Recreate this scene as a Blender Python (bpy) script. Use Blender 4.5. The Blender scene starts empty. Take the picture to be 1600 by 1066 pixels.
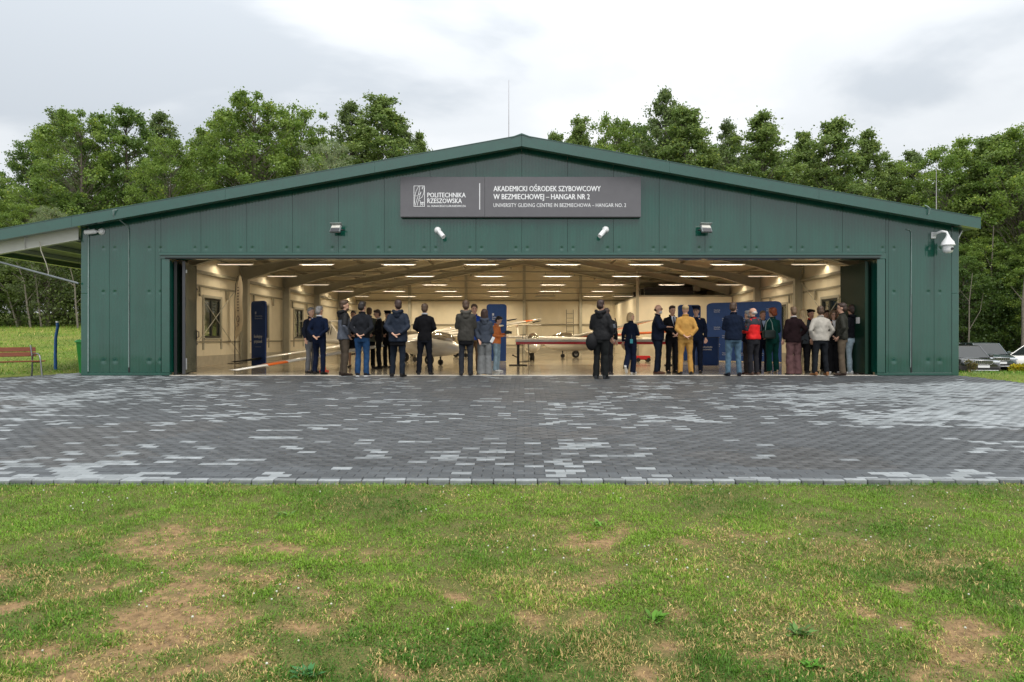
import bpy, math, random
import numpy as np
from mathutils import Vector, Matrix, noise as mnoise

SC = bpy.context.scene
COL = SC.collection
PI = math.pi
R = math.radians
random.seed(7)
rng = np.random.default_rng(11)

# ------------------------------------------------------------------ camera, world, sun, exposure
CAMZ = 0.913
FPX = 1066.7                       # focal length in photo pixels (1600 wide)
cam_d = bpy.data.cameras.new('camera')
cam_d.sensor_width = 36.0
cam_d.lens = 24.0
cam_d.shift_x = -19 / 1600
cam_d.shift_y = -4 / 1600
cam_d.clip_start = 0.05
cam_d.clip_end = 1500
cam = bpy.data.objects.new('camera', cam_d)
cam.location = (0, 0, CAMZ)
cam.rotation_euler = (R(90), 0, 0)
COL.objects.link(cam)
SC.camera = cam

SUN_EL, SUN_AZ = 58, 160           # azimuth clockwise from +Y: the sun stands behind the camera, a little to the right
world = bpy.data.worlds.new('World')
SC.world = world
world.use_nodes = True
wn = world.node_tree.nodes
wl = world.node_tree.links
wn.clear()
out = wn.new('ShaderNodeOutputWorld')
sky = wn.new('ShaderNodeTexSky')
sky.sky_type = 'NISHITA'
sky.sun_disc = False
sky.sun_elevation = R(SUN_EL)
sky.sun_rotation = R(SUN_AZ)
bg1 = wn.new('ShaderNodeBackground')
bg1.inputs['Strength'].default_value = 0.12
wl.new(sky.outputs[0], bg1.inputs['Color'])
tc = wn.new('ShaderNodeTexCoord')
sep = wn.new('ShaderNodeSeparateXYZ')
wl.new(tc.outputs['Generated'], sep.inputs[0])
# cloud sheet: the view direction projected on a layer far overhead
zz = wn.new('ShaderNodeMath'); zz.operation = 'MAXIMUM'; zz.inputs[1].default_value = 0.0
wl.new(sep.outputs['Z'], zz.inputs[0])
za = wn.new('ShaderNodeMath'); za.operation = 'ADD'; za.inputs[1].default_value = 0.16
wl.new(zz.outputs[0], za.inputs[0])
dx = wn.new('ShaderNodeMath'); dx.operation = 'DIVIDE'
dy = wn.new('ShaderNodeMath'); dy.operation = 'DIVIDE'
wl.new(sep.outputs['X'], dx.inputs[0]); wl.new(za.outputs[0], dx.inputs[1])
wl.new(sep.outputs['Y'], dy.inputs[0]); wl.new(za.outputs[0], dy.inputs[1])
cmb = wn.new('ShaderNodeCombineXYZ')
wl.new(dx.outputs[0], cmb.inputs['X']); wl.new(dy.outputs[0], cmb.inputs['Y'])
mp = wn.new('ShaderNodeMapping')
mp.inputs['Location'].default_value = (3.1, 1.7, 0)
mp.inputs['Scale'].default_value = (0.8, 1.0, 1)
wl.new(cmb.outputs[0], mp.inputs[0])
cn = wn.new('ShaderNodeTexNoise')
cn.inputs['Scale'].default_value = 1.05
cn.inputs['Detail'].default_value = 6
cn.inputs['Roughness'].default_value = 0.5
cn.inputs['Distortion'].default_value = 0.25
wl.new(mp.outputs[0], cn.inputs['Vector'])
cr = wn.new('ShaderNodeValToRGB')
cr.color_ramp.interpolation = 'EASE'
e = cr.color_ramp.elements
e[0].position = 0.36; e[0].color = (0.62, 0.665, 0.71, 1)
e[1].position = 0.62; e[1].color = (1.0, 1.01, 1.02, 1)
el = e.new(0.46); el.color = (0.82, 0.85, 0.875, 1)
wl.new(cn.outputs['Fac'], cr.inputs[0])
bg2 = wn.new('ShaderNodeBackground')
wl.new(cr.outputs[0], bg2.inputs['Color'])
zs = wn.new('ShaderNodeMath'); zs.operation = 'MULTIPLY_ADD'     # an overcast sky is brighter overhead
zs.inputs[1].default_value = 1.35; zs.inputs[2].default_value = 0.655
z2 = wn.new('ShaderNodeMath'); z2.operation = 'POWER'; z2.inputs[1].default_value = 1.6; wl.new(zz.outputs[0], z2.inputs[0])
wl.new(z2.outputs[0], zs.inputs[0])
wl.new(zs.outputs[0], bg2.inputs['Strength'])
mixw = wn.new('ShaderNodeMixShader')
mixw.inputs[0].default_value = 0.93
wl.new(bg1.outputs[0], mixw.inputs[1]); wl.new(bg2.outputs[0], mixw.inputs[2])
wl.new(mixw.outputs[0], out.inputs['Surface'])

sun_d = bpy.data.lights.new('sun', 'SUN')
sun_d.energy = 1.4
sun_d.angle = R(28)
sun_d.color = (1.0, 0.96, 0.9)
sun = bpy.data.objects.new('sun', sun_d)
_a = R(SUN_AZ); _e = R(SUN_EL)
sdir = Vector((math.sin(_a) * math.cos(_e), math.cos(_a) * math.cos(_e), math.sin(_e)))
sun.rotation_euler = (-sdir).to_track_quat('-Z', 'Y').to_euler()
sun.location = sdir * 60
COL.objects.link(sun)

SC.view_settings.view_transform = 'Standard'
SC.view_settings.look = 'None'
SC.view_settings.exposure = 0.42
SC.view_settings.gamma = 1.0
SC.view_settings.use_curve_mapping = False
SC.render.engine = 'CYCLES'
SC.cycles.use_denoising = True
SC.cycles.max_bounces = 6
SC.cycles.diffuse_bounces = 4
SC.cycles.glossy_bounces = 3
SC.cycles.transparent_max_bounces = 8
SC.cycles.transmission_bounces = 3
SC.cycles.sample_clamp_indirect = 6


# ------------------------------------------------------------------ helpers
def wx(px, d): return (px - 819) * d / FPX
def wz(py, d): return CAMZ + (529 - py) * d / FPX
def slope(y): return -0.0365 * (16.8 - y)

MATS = {}
def mat(name, col, rough=0.6, metal=0.0, spec=0.5, var=0.12, vscale=6.0, bump=0.0, bscale=60.0, coat=0.0,
        attr=None, emit=0.0, col2=None, stretch=None, coat_rough=0.1, sheen=0.0, trans=0.0):
    if name in MATS: return MATS[name]
    m = bpy.data.materials.new(name); m.use_nodes = True
    nt = m.node_tree; N = nt.nodes; L = nt.links
    b = N['Principled BSDF']
    b.inputs['Roughness'].default_value = rough
    b.inputs['Metallic'].default_value = metal
    b.inputs['Specular IOR Level'].default_value = spec
    b.inputs['Coat Weight'].default_value = coat
    b.inputs['Coat Roughness'].default_value = coat_rough
    b.inputs['Sheen Weight'].default_value = sheen
    t = N.new('ShaderNodeTexCoord')
    vec = t.outputs['Object']
    if stretch:
        mpn = N.new('ShaderNodeMapping'); mpn.inputs['Scale'].default_value = stretch
        L.new(vec, mpn.inputs[0]); vec = mpn.outputs[0]
    n = N.new('ShaderNodeTexNoise'); n.inputs['Scale'].default_value = vscale; n.inputs['Detail'].default_value = 5
    L.new(vec, n.inputs['Vector'])
    mr = N.new('ShaderNodeMapRange')
    mr.inputs['From Min'].default_value = 0.3; mr.inputs['From Max'].default_value = 0.7
    L.new(n.outputs['Fac'], mr.inputs['Value'])
    mx = N.new('ShaderNodeMix'); mx.data_type = 'RGBA'
    L.new(mr.outputs[0], mx.inputs['Factor'])
    if col2 is None:
        c1 = [max(0, c * (1 - var)) for c in col[:3]]; c2 = [min(1, c * (1 + var)) for c in col[:3]]
    else:
        c1, c2 = col[:3], col2[:3]
    mx.inputs['A'].default_value = (*c1, 1); mx.inputs['B'].default_value = (*c2, 1)
    res = mx.outputs['Result']
    if attr:
        at = N.new('ShaderNodeAttribute'); at.attribute_name = attr
        m2 = N.new('ShaderNodeMix'); m2.data_type = 'RGBA'; m2.blend_type = 'MULTIPLY'
        m2.inputs['Factor'].default_value = 1.0
        L.new(at.outputs['Color'], m2.inputs['A']); L.new(res, m2.inputs['B']); res = m2.outputs['Result']
    L.new(res, b.inputs['Base Color'])
    if emit:
        L.new(res, b.inputs['Emission Color']); b.inputs['Emission Strength'].default_value = emit
    if trans:
        tr = N.new('ShaderNodeBsdfTranslucent'); L.new(res, tr.inputs['Color'])
        ms = N.new('ShaderNodeMixShader'); ms.inputs[0].default_value = trans
        L.new(b.outputs[0], ms.inputs[1]); L.new(tr.outputs[0], ms.inputs[2])
        L.new(ms.outputs[0], N['Material Output'].inputs['Surface'])
    if bump:
        n2 = N.new('ShaderNodeTexNoise'); n2.inputs['Scale'].default_value = bscale; n2.inputs['Detail'].default_value = 4
        L.new(vec, n2.inputs['Vector'])
        bp = N.new('ShaderNodeBump'); bp.inputs['Strength'].default_value = 1.0; bp.inputs['Distance'].default_value = bump
        L.new(n2.outputs['Fac'], bp.inputs['Height']); L.new(bp.outputs[0], b.inputs['Normal'])
    MATS[name] = m
    return m


class MB:
    """collects shapes, links them as one mesh object"""
    def __init__(self):
        self.v = []; self.f = []; self.mi = []; self.sm = []
    def add(self, vs, fs, mi=0, smooth=False):
        o = len(self.v); self.v.extend([tuple(p) for p in vs])
        for f in fs:
            self.f.append([i + o for i in f]); self.mi.append(mi); self.sm.append(smooth)
        return self
    def box(self, c, s, rot=None, mi=0):
        hx, hy, hz = s[0] / 2, s[1] / 2, s[2] / 2
        P = [Vector((x, y, z)) for z in (-hz, hz) for y in (-hy, hy) for x in (-hx, hx)]
        if rot is not None: P = [rot @ p for p in P]
        P = [p + Vector(c) for p in P]
        return self.add(P, [(0, 2, 3, 1), (4, 5, 7, 6), (0, 1, 5, 4), (2, 6, 7, 3), (0, 4, 6, 2), (1, 3, 7, 5)], mi)
    def bx(self, x0, x1, y0, y1, z0, z1, mi=0):
        return self.box(((x0 + x1) / 2, (y0 + y1) / 2, (z0 + z1) / 2), (abs(x1 - x0), abs(y1 - y0), abs(z1 - z0)), None, mi)
    def cbox(self, c, s, rot=None, mi=0, b=0.01):
        """a box with chamfered edges"""
        hx, hy, hz = s[0] / 2, s[1] / 2, s[2] / 2
        b = min(b, hx * .9, hy * .9, hz * .9)
        rings = []
        for z, i in ((-hz, b), (-hz + b, 0), (hz - b, 0), (hz, b)):
            ax, ay = hx - i, hy - i
            rings.append([Vector(p) for p in ((-ax + b, -ay, z), (ax - b, -ay, z), (ax, -ay + b, z), (ax, ay - b, z),
                                              (ax - b, ay, z), (-ax + b, ay, z), (-ax, ay - b, z), (-ax, -ay + b, z))])
        P = [p for r in rings for p in r]
        if rot is not None: P = [rot @ p for p in P]
        P = [p + Vector(c) for p in P]
        F = [tuple(range(7, -1, -1)), tuple(range(24, 32))]
        for k in range(3):
            for i in range(8):
                j = (i + 1) % 8
                F.append((k * 8 + i, k * 8 + j, k * 8 + 8 + j, k * 8 + 8 + i))
        return self.add(P, F, mi)
    def prism(self, poly, a, b, axis='y', mi=0):
        """poly in the two other axes, extruded from a to b"""
        def pt(p, t):
            if axis == 'y': return (p[0], t, p[1])
            if axis == 'x': return (t, p[0], p[1])
            return (p[0], p[1], t)
        n = len(poly)
        vs = [pt(p, a) for p in poly] + [pt(p, b) for p in poly]
        fs = [tuple(range(n)), tuple(range(2 * n - 1, n - 1, -1))]
        for i in range(n):
            j = (i + 1) % n
            fs.append((i, i + n, j + n, j))
        return self.add(vs, fs, mi)
    def tube(self, pts, r, n=8, mi=0, caps=True, flat=1.0):
        pts = [Vector(p) for p in pts]
        rs = r if isinstance(r, (list, tuple)) else [r] * len(pts)
        rings = []
        up = None
        for i, p in enumerate(pts):
            t = (pts[min(i + 1, len(pts) - 1)] - pts[max(i - 1, 0)])
            if t.length < 1e-9: t = Vector((0, 0, 1))
            t.normalize()
            if up is None:
                up = Vector((0, 1, 0)) if abs(t.y) < 0.9 else Vector((1, 0, 0))
            a = t.cross(up); 
            if a.length < 1e-6: a = t.cross(Vector((1, 0.3, 0)))
            a.normalize(); b = a.cross(t).normalized(); up = b
            rings.append([p + a * (rs[i] * math.cos(2 * PI * k / n)) + b * (rs[i] * flat * math.sin(2 * PI * k / n)) for k in range(n)])
        return self.rings(rings, mi, caps)
    def rings(self, rings, mi=0, caps=True, smooth=True):
        n = len(rings[0]); vs = [p for r in rings for p in r]; fs = []
        for k in range(len(rings) - 1):
            for i in range(n):
                j = (i + 1) % n
                fs.append((k * n + i, k * n + j, (k + 1) * n + j, (k + 1) * n + i))
        self.add(vs, fs, mi, smooth)
        if caps:
            self.add(rings[0], [tuple(range(n - 1, -1, -1))], mi, False)
            self.add(rings[-1], [tuple(range(n))], mi, False)
        return self
    def loft(self, R_, n=16, mi=0, caps=True, e=2.0):
        """R_: (cx, cy, cz, rx, ry) horizontal super-ellipses"""
        rings = []
        for cx, cy, cz, rx, ry in R_:
            ring = []
            for k in range(n):
                a = 2 * PI * k / n; c, s = math.cos(a), math.sin(a)
                ring.append(Vector((cx + rx * math.copysign(abs(c) ** (2 / e), c), cy + ry * math.copysign(abs(s) ** (2 / e), s), cz)))
            rings.append(ring)
        return self.rings(rings, mi, caps)
    def ell(self, c, r, n=12, m=8, rot=None, mi=0):
        rings = []
        for j in range(1, m):
            t = PI * j / m
            ring = []
            for k in range(n):
                a = 2 * PI * k / n
                p = Vector((r[0] * math.sin(t) * math.cos(a), r[1] * math.sin(t) * math.sin(a), -r[2] * math.cos(t)))
                if rot is not None: p = rot @ p
                ring.append(p + Vector(c))
            rings.append(ring)
        b = Vector((0, 0, -r[2])); t_ = Vector((0, 0, r[2]))
        if rot is not None: b = rot @ b; t_ = rot @ t_
        o = len(self.v)
        self.rings(rings, mi, False)
        last = (m - 2) * n
        self.v.append(tuple(b + Vector(c))); self.v.append(tuple(t_ + Vector(c)))
        ib, it = len(self.v) - 2, len(self.v) - 1
        for k in range(n):
            j = (k + 1) % n
            self.f.append([ib, o + j, o + k]); self.mi.append(mi); self.sm.append(True)
            self.f.append([it, o + last + k, o + last + j]); self.mi.append(mi); self.sm.append(True)
        return self
    def mesh(self, name, mats):
        me = bpy.data.meshes.new(name)
        me.from_pydata(self.v, [], self.f)
        for m in (mats if isinstance(mats, (list, tuple)) else [mats]): me.materials.append(m)
        me.polygons.foreach_set('material_index', self.mi)
        me.polygons.foreach_set('use_smooth', self.sm)
        me.update()
        return me
    def build(self, name, mats, parent=None, loc=None, rot=None):
        o = bpy.data.objects.new(name, self.mesh(name, mats))
        COL.objects.link(o)
        if parent is not None: o.parent = parent
        if loc is not None: o.location = loc
        if rot is not None: o.rotation_euler = rot
        return o


def tag(o, label=None, cat=None, group=None, kind=None):
    if label: o['label'] = label
    if cat: o['category'] = cat
    if group: o['group'] = group
    if kind: o['kind'] = kind
    return o

def empty(name, loc=(0, 0, 0), rz=0.0, rot=None):
    o = bpy.data.objects.new(name, None)
    o.empty_display_size = 0.2
    o.location = loc
    o.rotation_euler = rot if rot is not None else (0, 0, rz)
    COL.objects.link(o)
    return o

def link(name, me, parent=None, loc=(0, 0, 0), rz=0.0, sc=None):
    o = bpy.data.objects.new(name, me)
    COL.objects.link(o)
    o.location = loc; o.rotation_euler = (0, 0, rz)
    if sc is not None: o.scale = sc
    if parent is not None: o.parent = parent
    return o

def kids(o):
    return [c for c in bpy.data.objects if c.parent is o]

TEXTS = []
def text(body, parent, x, y, z, width, height, m, name='lettering', rz=0.0, bold=0.0, off=(0, 0, 0)):
    """flat lettering; fitted to width and cap height later"""
    cu = bpy.data.curves.new(name, 'FONT')
    cu.body = body; cu.size = 1.0; cu.offset = 0.0; cu.extrude = 0.0; cu.resolution_u = 2
    o = bpy.data.objects.new(name, cu); COL.objects.link(o)
    o.data.materials.append(m)
    TEXTS.append((o, parent, (x, y, z), width, height, rz, m, name, bold))
    return o

def finish_texts():
    bpy.context.view_layer.update()
    dg = bpy.context.evaluated_depsgraph_get()
    for o, parent, loc, w, h, rz, m, name, bold in TEXTS:
        me = bpy.data.meshes.new_from_object(o.evaluated_get(dg))
        xs = np.empty(len(me.vertices) * 3); me.vertices.foreach_get('co', xs); xs = xs.reshape(-1, 3)
        x0, x1 = xs[:, 0].min(), xs[:, 0].max()
        cap = 0.69
        sx = w / (x1 - x0); sy = h / cap
        xs[:, 0] = (xs[:, 0] - x0) * sx; xs[:, 1] *= sy
        # stand the text upright: local (x, y) -> (x, 0, z); bold type is printed twice, slightly apart
        P = np.stack([xs[:, 0], np.zeros(len(xs)), xs[:, 1]], 1)
        F_ = [tuple(p.vertices) for p in me.polygons]
        if bold:
            st_ = h * .06; n0 = len(P)
            P = np.concatenate([P, P + np.array([[st_, -.0012, 0]]), P + np.array([[st_ / 2, -.0006, st_ * .35]])])
            F_ = F_ + [tuple(i + n0 for i in f) for f in F_] + [tuple(i + 2 * n0 for i in f) for f in F_]
        bpy.data.meshes.remove(me); me = bpy.data.meshes.new(name); me.from_pydata([tuple(p) for p in P], [], F_); me.update()
        me.materials.clear(); me.materials.append(m)
        t = bpy.data.objects.new(name, me); COL.objects.link(t)
        t.location = loc; t.rotation_euler = (0, 0, rz)
        if parent is not None: t.parent = parent
        bpy.data.objects.remove(o)
# ------------------------------------------------------------------ materials of the place
def facade_mat(name, col, ribs=True, dents=True):
    m = mat(name, col, rough=0.35, spec=0.2, var=0.14, vscale=1.3, stretch=(4, 4, .5), coat=1.0, coat_rough=0.12)
    nt = m.node_tree; N = nt.nodes; L = nt.links
    b = N['Principled BSDF']; b.inputs['Coat IOR'].default_value = 1.74
    def M(op, a, b_=None, c=None):
        n = N.new('ShaderNodeMath'); n.operation = op
        for i, v in enumerate((a, b_, c)):
            if v is None: continue
            if isinstance(v, (int, float)): n.inputs[i].default_value = v
            else: L.new(v, n.inputs[i])
        return n.outputs[0]
    t = N.new('ShaderNodeTexCoord'); s = N.new('ShaderNodeSeparateXYZ'); L.new(t.outputs['Object'], s.inputs[0])
    X, Z = s.outputs['X'], s.outputs['Z']
    u = M('MULTIPLY', M('FRACT', M('DIVIDE', M('ADD', X, 0.06 + 1.1276 * 20), 1.1276)), 1.1276)
    rib = M('MULTIPLY', M('SINE', M('MULTIPLY', X, 2 * PI / 0.0806)), 0.045)
    du = M('MINIMUM', M('ABSOLUTE', M('SUBTRACT', u, 0.14)), M('ABSOLUTE', M('SUBTRACT', u, 0.985)))
    dz = M('MINIMUM', M('ABSOLUTE', M('SUBTRACT', Z, 3.13)), M('MINIMUM', M('ABSOLUTE', M('SUBTRACT', Z, 2.05)), M('ABSOLUTE', M('SUBTRACT', Z, 0.36))))
    r2 = M('ADD', M('MULTIPLY', du, du), M('MULTIPLY', dz, dz))
    den = M('MULTIPLY', M('EXPONENT', M('MULTIPLY', r2, -1 / 0.0018)), -.8)
    nn = N.new('ShaderNodeTexNoise'); nn.inputs['Scale'].default_value = 0.9; nn.inputs['Detail'].default_value = 2
    L.new(t.outputs['Object'], nn.inputs['Vector'])
    h = M('ADD', M('ADD', rib, den), M('MULTIPLY', nn.outputs['Fac'], 1.2))
    bp = N.new('ShaderNodeBump'); bp.inputs['Strength'].default_value = 1.0; bp.inputs['Distance'].default_value = 0.012
    L.new(h, bp.inputs['Height']); L.new(bp.outputs[0], b.inputs['Normal']); L.new(bp.outputs[0], b.inputs['Coat Normal'])
    return m

M_GREEN = facade_mat('green_cladding', (0.002, 0.064, 0.042))
M_TRIM = mat('green_trim', (0.003, 0.068, 0.046), rough=0.32, spec=0.4, coat=0.9, coat_rough=0.15, var=0.08, bump=0.002, bscale=3)
M_TRIM.node_tree.nodes['Principled BSDF'].inputs['Coat IOR'].default_value = 1.75
M_ROOF = mat('green_roof_sheet', (0.016, 0.080, 0.062), rough=0.4, spec=0.6, var=0.1)
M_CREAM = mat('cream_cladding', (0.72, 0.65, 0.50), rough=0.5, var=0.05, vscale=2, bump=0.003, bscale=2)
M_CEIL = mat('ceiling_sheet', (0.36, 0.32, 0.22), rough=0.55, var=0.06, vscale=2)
M_AWN = mat('pale_roof_underside', (0.55, 0.55, 0.50), rough=0.5, var=0.06, vscale=3)
M_STEEL = mat('cream_grey_steel', (0.26, 0.24, 0.18), rough=0.45, var=0.1, vscale=5)
M_STEELW = mat('pale_steel', (0.40, 0.38, 0.31), rough=0.4, var=0.06)
M_PLINTH = mat('plinth', (0.42, 0.38, 0.30), rough=0.5, var=0.1)
M_GALV = mat('galvanised', (0.45, 0.46, 0.46), rough=0.35, metal=0.8, var=0.12)
M_BLACK = mat('black_rubber', (0.012, 0.012, 0.012), rough=0.5, var=0.2)
M_DGREY = mat('dark_grey_plastic', (0.05, 0.05, 0.055), rough=0.4)
M_WHITE = mat('white_plastic', (0.78, 0.78, 0.78), rough=0.3, var=0.03)
M_DOOR = mat('door_green', (0.008, 0.032, 0.020), rough=0.30, spec=0.25, var=0.06)
M_DOORIN = mat('door_grey_green', (0.085, 0.10, 0.07), rough=0.25, spec=0.6, var=0.1)
M_FLOOR = mat('polished_floor', (0.36, 0.31, 0.23), rough=0.13, spec=0.6, var=0.12, vscale=0.8)
M_SILL = mat('light_threshold', (0.70, 0.66, 0.58), rough=0.4, var=0.08)
M_SIGN = mat('sign_grey', (0.13, 0.126, 0.136), rough=0.45, var=0.04)
M_LETTER = mat('white_letter', (0.85, 0.85, 0.86), rough=0.5, var=0.02)
M_BLUE = mat('navy_banner', (0.009, 0.050, 0.22), rough=0.7, var=0.08)
M_PRINT = mat('banner_print', (0.42, 0.46, 0.58), rough=0.7, var=0.05)
M_GEL = mat('glider_white', (0.72, 0.68, 0.60), rough=0.15, coat=0.6, coat_rough=0.04, var=0.03)
M_GELC = mat('glider_cream', (0.50, 0.42, 0.27), rough=0.3, coat=0.3, var=0.08)
M_REDP = mat('glider_red', (0.55, 0.02, 0.02), rough=0.25, coat=0.4, var=0.08)
M_ORNG = mat('glider_orange', (0.75, 0.14, 0.02), rough=0.3, coat=0.3, var=0.08)
M_TYRE = mat('tyre', (0.02, 0.02, 0.02), rough=0.8, bump=0.002, bscale=80)
M_TUBE = mat('lamp_diffuser', (1.0, 0.84, 0.62), rough=0.5, var=0.0, emit=0.62)
M_TUBEOFF = mat('lamp_diffuser_off', (0.5, 0.47, 0.4), rough=0.5)

def glass(name, tint, refl=0.12, rough=0.03):
    m = bpy.data.materials.new(name); m.use_nodes = True
    N = m.node_tree.nodes; L = m.node_tree.links
    N.remove(N['Principled BSDF'])
    t = N.new('ShaderNodeBsdfTransparent'); t.inputs[0].default_value = (*tint, 1)
    g = N.new('ShaderNodeBsdfGlossy'); g.inputs['Roughness'].default_value = rough
    n = N.new('ShaderNodeTexNoise'); n.inputs['Scale'].default_value = 3
    fr = N.new('ShaderNodeLayerWeight'); fr.inputs['Blend'].default_value = 0.25
    mr = N.new('ShaderNodeMapRange'); mr.inputs['To Min'].default_value = refl; mr.inputs['To Max'].default_value = 0.8
    L.new(fr.outputs['Fresnel'], mr.inputs['Value'])
    x = N.new('ShaderNodeMixShader'); L.new(mr.outputs[0], x.inputs[0])
    L.new(t.outputs[0], x.inputs[1]); L.new(g.outputs[0], x.inputs[2])
    L.new(x.outputs[0], N['Material Output'].inputs['Surface'])
    return m
M_GLASS = glass('window_glass', (0.85, 0.88, 0.85), 0.06)
M_CANOPY = glass('canopy_glass', (0.55, 0.52, 0.48), 0.22, 0.02)
M_CARGLASS = mat('car_glass', (0.02, 0.024, 0.024), rough=0.05, spec=0.45, coat=0.0, coat_rough=0.02, var=0.1)
# ------------------------------------------------------------------ ground
def smooth(t): 
    t = np.clip(t, 0, 1); return t * t * (3 - 2 * t)

def fbm(x, y, seed=0, oct=4, f=1.0):
    """value noise by numpy"""
    tot = np.zeros_like(x, dtype=float); amp = 1.0; s = 0
    for o in range(oct):
        X = x * f + seed * 17.3 + o * 31.7; Y = y * f - seed * 9.1 + o * 13.3
        xi = np.floor(X).astype(np.int64); yi = np.floor(Y).astype(np.int64)
        u = smooth(X - xi); v = smooth(Y - yi)
        def h(a, b):
            n = (a * 374761393 + b * 668265263 + seed * 1442695) & 0x7fffffff
            n = ((n ^ (n >> 13)) * 1274126177) & 0x7fffffff
            return ((n ^ (n >> 16)) & 0xffff) / 65535.0
        r = (h(xi, yi) * (1 - u) + h(xi + 1, yi) * u) * (1 - v) + (h(xi, yi + 1) * (1 - u) + h(xi + 1, yi + 1) * u) * v
        tot += r * amp; s += amp; amp *= 0.5; f *= 2.0
    return tot / s

def ground_z(x, y):
    x = np.asarray(x, float); y = np.asarray(y, float)
    front = np.where(y < 16.8, -0.0365 * (16.8 - np.maximum(y, -6)), 0.0)
    back = np.maximum(y - 18.5, 0)
    left = 0.064 * np.minimum(back, 60) + 0.02 * np.maximum(back - 60, 0)
    right = -0.95 * smooth((y - 17.0) / 17.0) + 0.02 * np.maximum(y - 60, 0)
    w = smooth((x + 11.5) / 22.0)
    far = left * (1 - w) + right * w
    inside = smooth((x + 12.2) / 1.2) * smooth((11.9 - x) / 1.1) * smooth((46.5 - y) / 2.0) * (y > 16.8)
    z = front + far * (1 - inside) - .09 * inside * (y > 16.86)
    ap = (y < 17.5) & (y > 6.0) & (np.abs(x) < 14)
    z = z - 0.07 * smooth((y - 6.12) / 0.1) * (y < 44.5) * smooth((12.6 - np.abs(x)) / 0.8)
    return z - 0.012

def grid_mesh(name, xs, ys, zf, m, attrs=None):
    X, Y = np.meshgrid(xs, ys)
    Z = zf(X, Y)
    nx, ny = len(xs), len(ys)
    me = bpy.data.meshes.new(name)
    V = np.stack([X, Y, Z], -1).reshape(-1, 3)
    idx = np.arange(nx * ny).reshape(ny, nx)
    F = np.stack([idx[:-1, :-1], idx[:-1, 1:], idx[1:, 1:], idx[1:, :-1]], -1).reshape(-1, 4)
    me.vertices.add(len(V)); me.vertices.foreach_set('co', V.astype(np.float32).ravel())
    me.loops.add(F.size); me.loops.foreach_set('vertex_index', F.astype(np.int32).ravel())
    me.polygons.add(len(F)); me.polygons.foreach_set('loop_start', np.arange(0, F.size, 4, dtype=np.int32))
    me.polygons.foreach_set('use_smooth', np.ones(len(F), bool))
    me.update(calc_edges=True)
    me.materials.append(m)
    if attrs is not None:
        for nm, fn in attrs.items():
            a = me.attributes.new(nm, 'FLOAT', 'POINT')
            a.data.foreach_set('value', fn(X, Y).astype(np.float32).ravel())
    o = bpy.data.objects.new(name, me); COL.objects.link(o)
    return o

# bare patches of the front lawn: centres in metres, with radii (read off the photograph), plus noise
def pix2lawn(px, py):
    # intersect the ray with the sloping lawn
    k = (py - 529) / FPX
    # CAMZ - k*d = -0.0365*(16.8-d)
    d = (CAMZ + 0.0365 * 16.8) / (k + 0.0365)
    return (px - 819) * d / FPX, d
BARE = []
for px, py, rx, ry, s in ((250, 955, 120, 26, 1.0), (165, 905, 60, 16, .8), (110, 925, 60, 18, .5), (335, 825, 45, 7, .7), (275, 838, 26, 7, .7),
                          (410, 835, 30, 6, .6), (428, 900, 22, 12, .7), (520, 862, 30, 9, .55), (560, 870, 50, 12, .55), (340, 880, 60, 12, .6),
                          (390, 895, 40, 14, .6), (720, 932, 28, 12, .8), (790, 955, 30, 12, .7), (20, 945, 40, 12, .8), (60, 1010, 70, 20, .7),
                          (255, 870, 45, 12, .6), (150, 875, 30, 8, .5), (620, 1045, 40, 16, .8), (330, 1040, 70, 20, .75), (480, 990, 60, 16, .55),
                          (560, 965, 40, 14, .55), (1310, 942, 50, 12, .8), (1395, 958, 50, 10, .7), (1180, 835, 60, 9, .6), (1270, 815, 40, 7, .5),
                          (900, 905, 70, 20, .5), (870, 960, 50, 16, .6), (1030, 1010, 40, 16, .7), (1000, 1050, 50, 14, .8), (1195, 1010, 45, 16, .7),
                          (1430, 1035, 70, 22, .75), (1480, 870, 60, 10, .4), (1430, 905, 50, 10, .55), (1590, 880, 40, 10, .5), (1050, 850, 30, 8, .4),
                          (640, 860, 50, 10, .4), (170, 800, 20, 4, .4), (1500, 1055, 60, 16, .6), (720, 1050, 40, 14, .4), (1090, 950, 40, 12, .5)):
    x, d = pix2lawn(px, py)
    x1, d1 = pix2lawn(px + rx, py - ry)
    x0, d0 = pix2lawn(px, py + ry)
    BARE.append((x, d, rx * d / FPX, abs(d1 - d0) / 2, s))

def soil(x, y):
    s = np.zeros_like(x)
    wob = fbm(x, y, 5, 4, 1.6) - 0.5; wob2 = fbm(x, y, 6, 4, 1.6) - 0.5
    for bx_, by_, rx, ry, st in BARE:
        q = ((x + wob * 0.6 - bx_) / rx) ** 2 + ((y + wob2 * 0.4 - by_) / ry) ** 2
        s = np.maximum(s, st * .72 * np.exp(-q * 1.35))
    n = fbm(x, y, 1, 5, 1.3)
    n2 = fbm(x, y, 2, 4, 5.0)
    near = smooth((5.7 - y) / 1.2)
    # scattered bare streaks, more of them towards the viewer, fewer beside the paving
    s = np.maximum(s, smooth((n - 0.53) / 0.16) * 0.42 * near)
    n3 = fbm(x, y * 1.6, 7, 4, 11.0)
    s = s + (n2 - 0.5) * 0.9 * (0.25 + s) + (n3 - .5) * 1.5 * (.15 + s)
    return np.clip(s, 0, 1)

def lawn_z(x, y):
    return ground_z(x, y) + (fbm(x, y, 3, 4, 2.2) - 0.5) * 0.05 * smooth((6.0 - y) / .6) + (fbm(x, y, 4, 3, 12.0) - 0.5) * 0.015 - 0.012 * soil(x, y)

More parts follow.
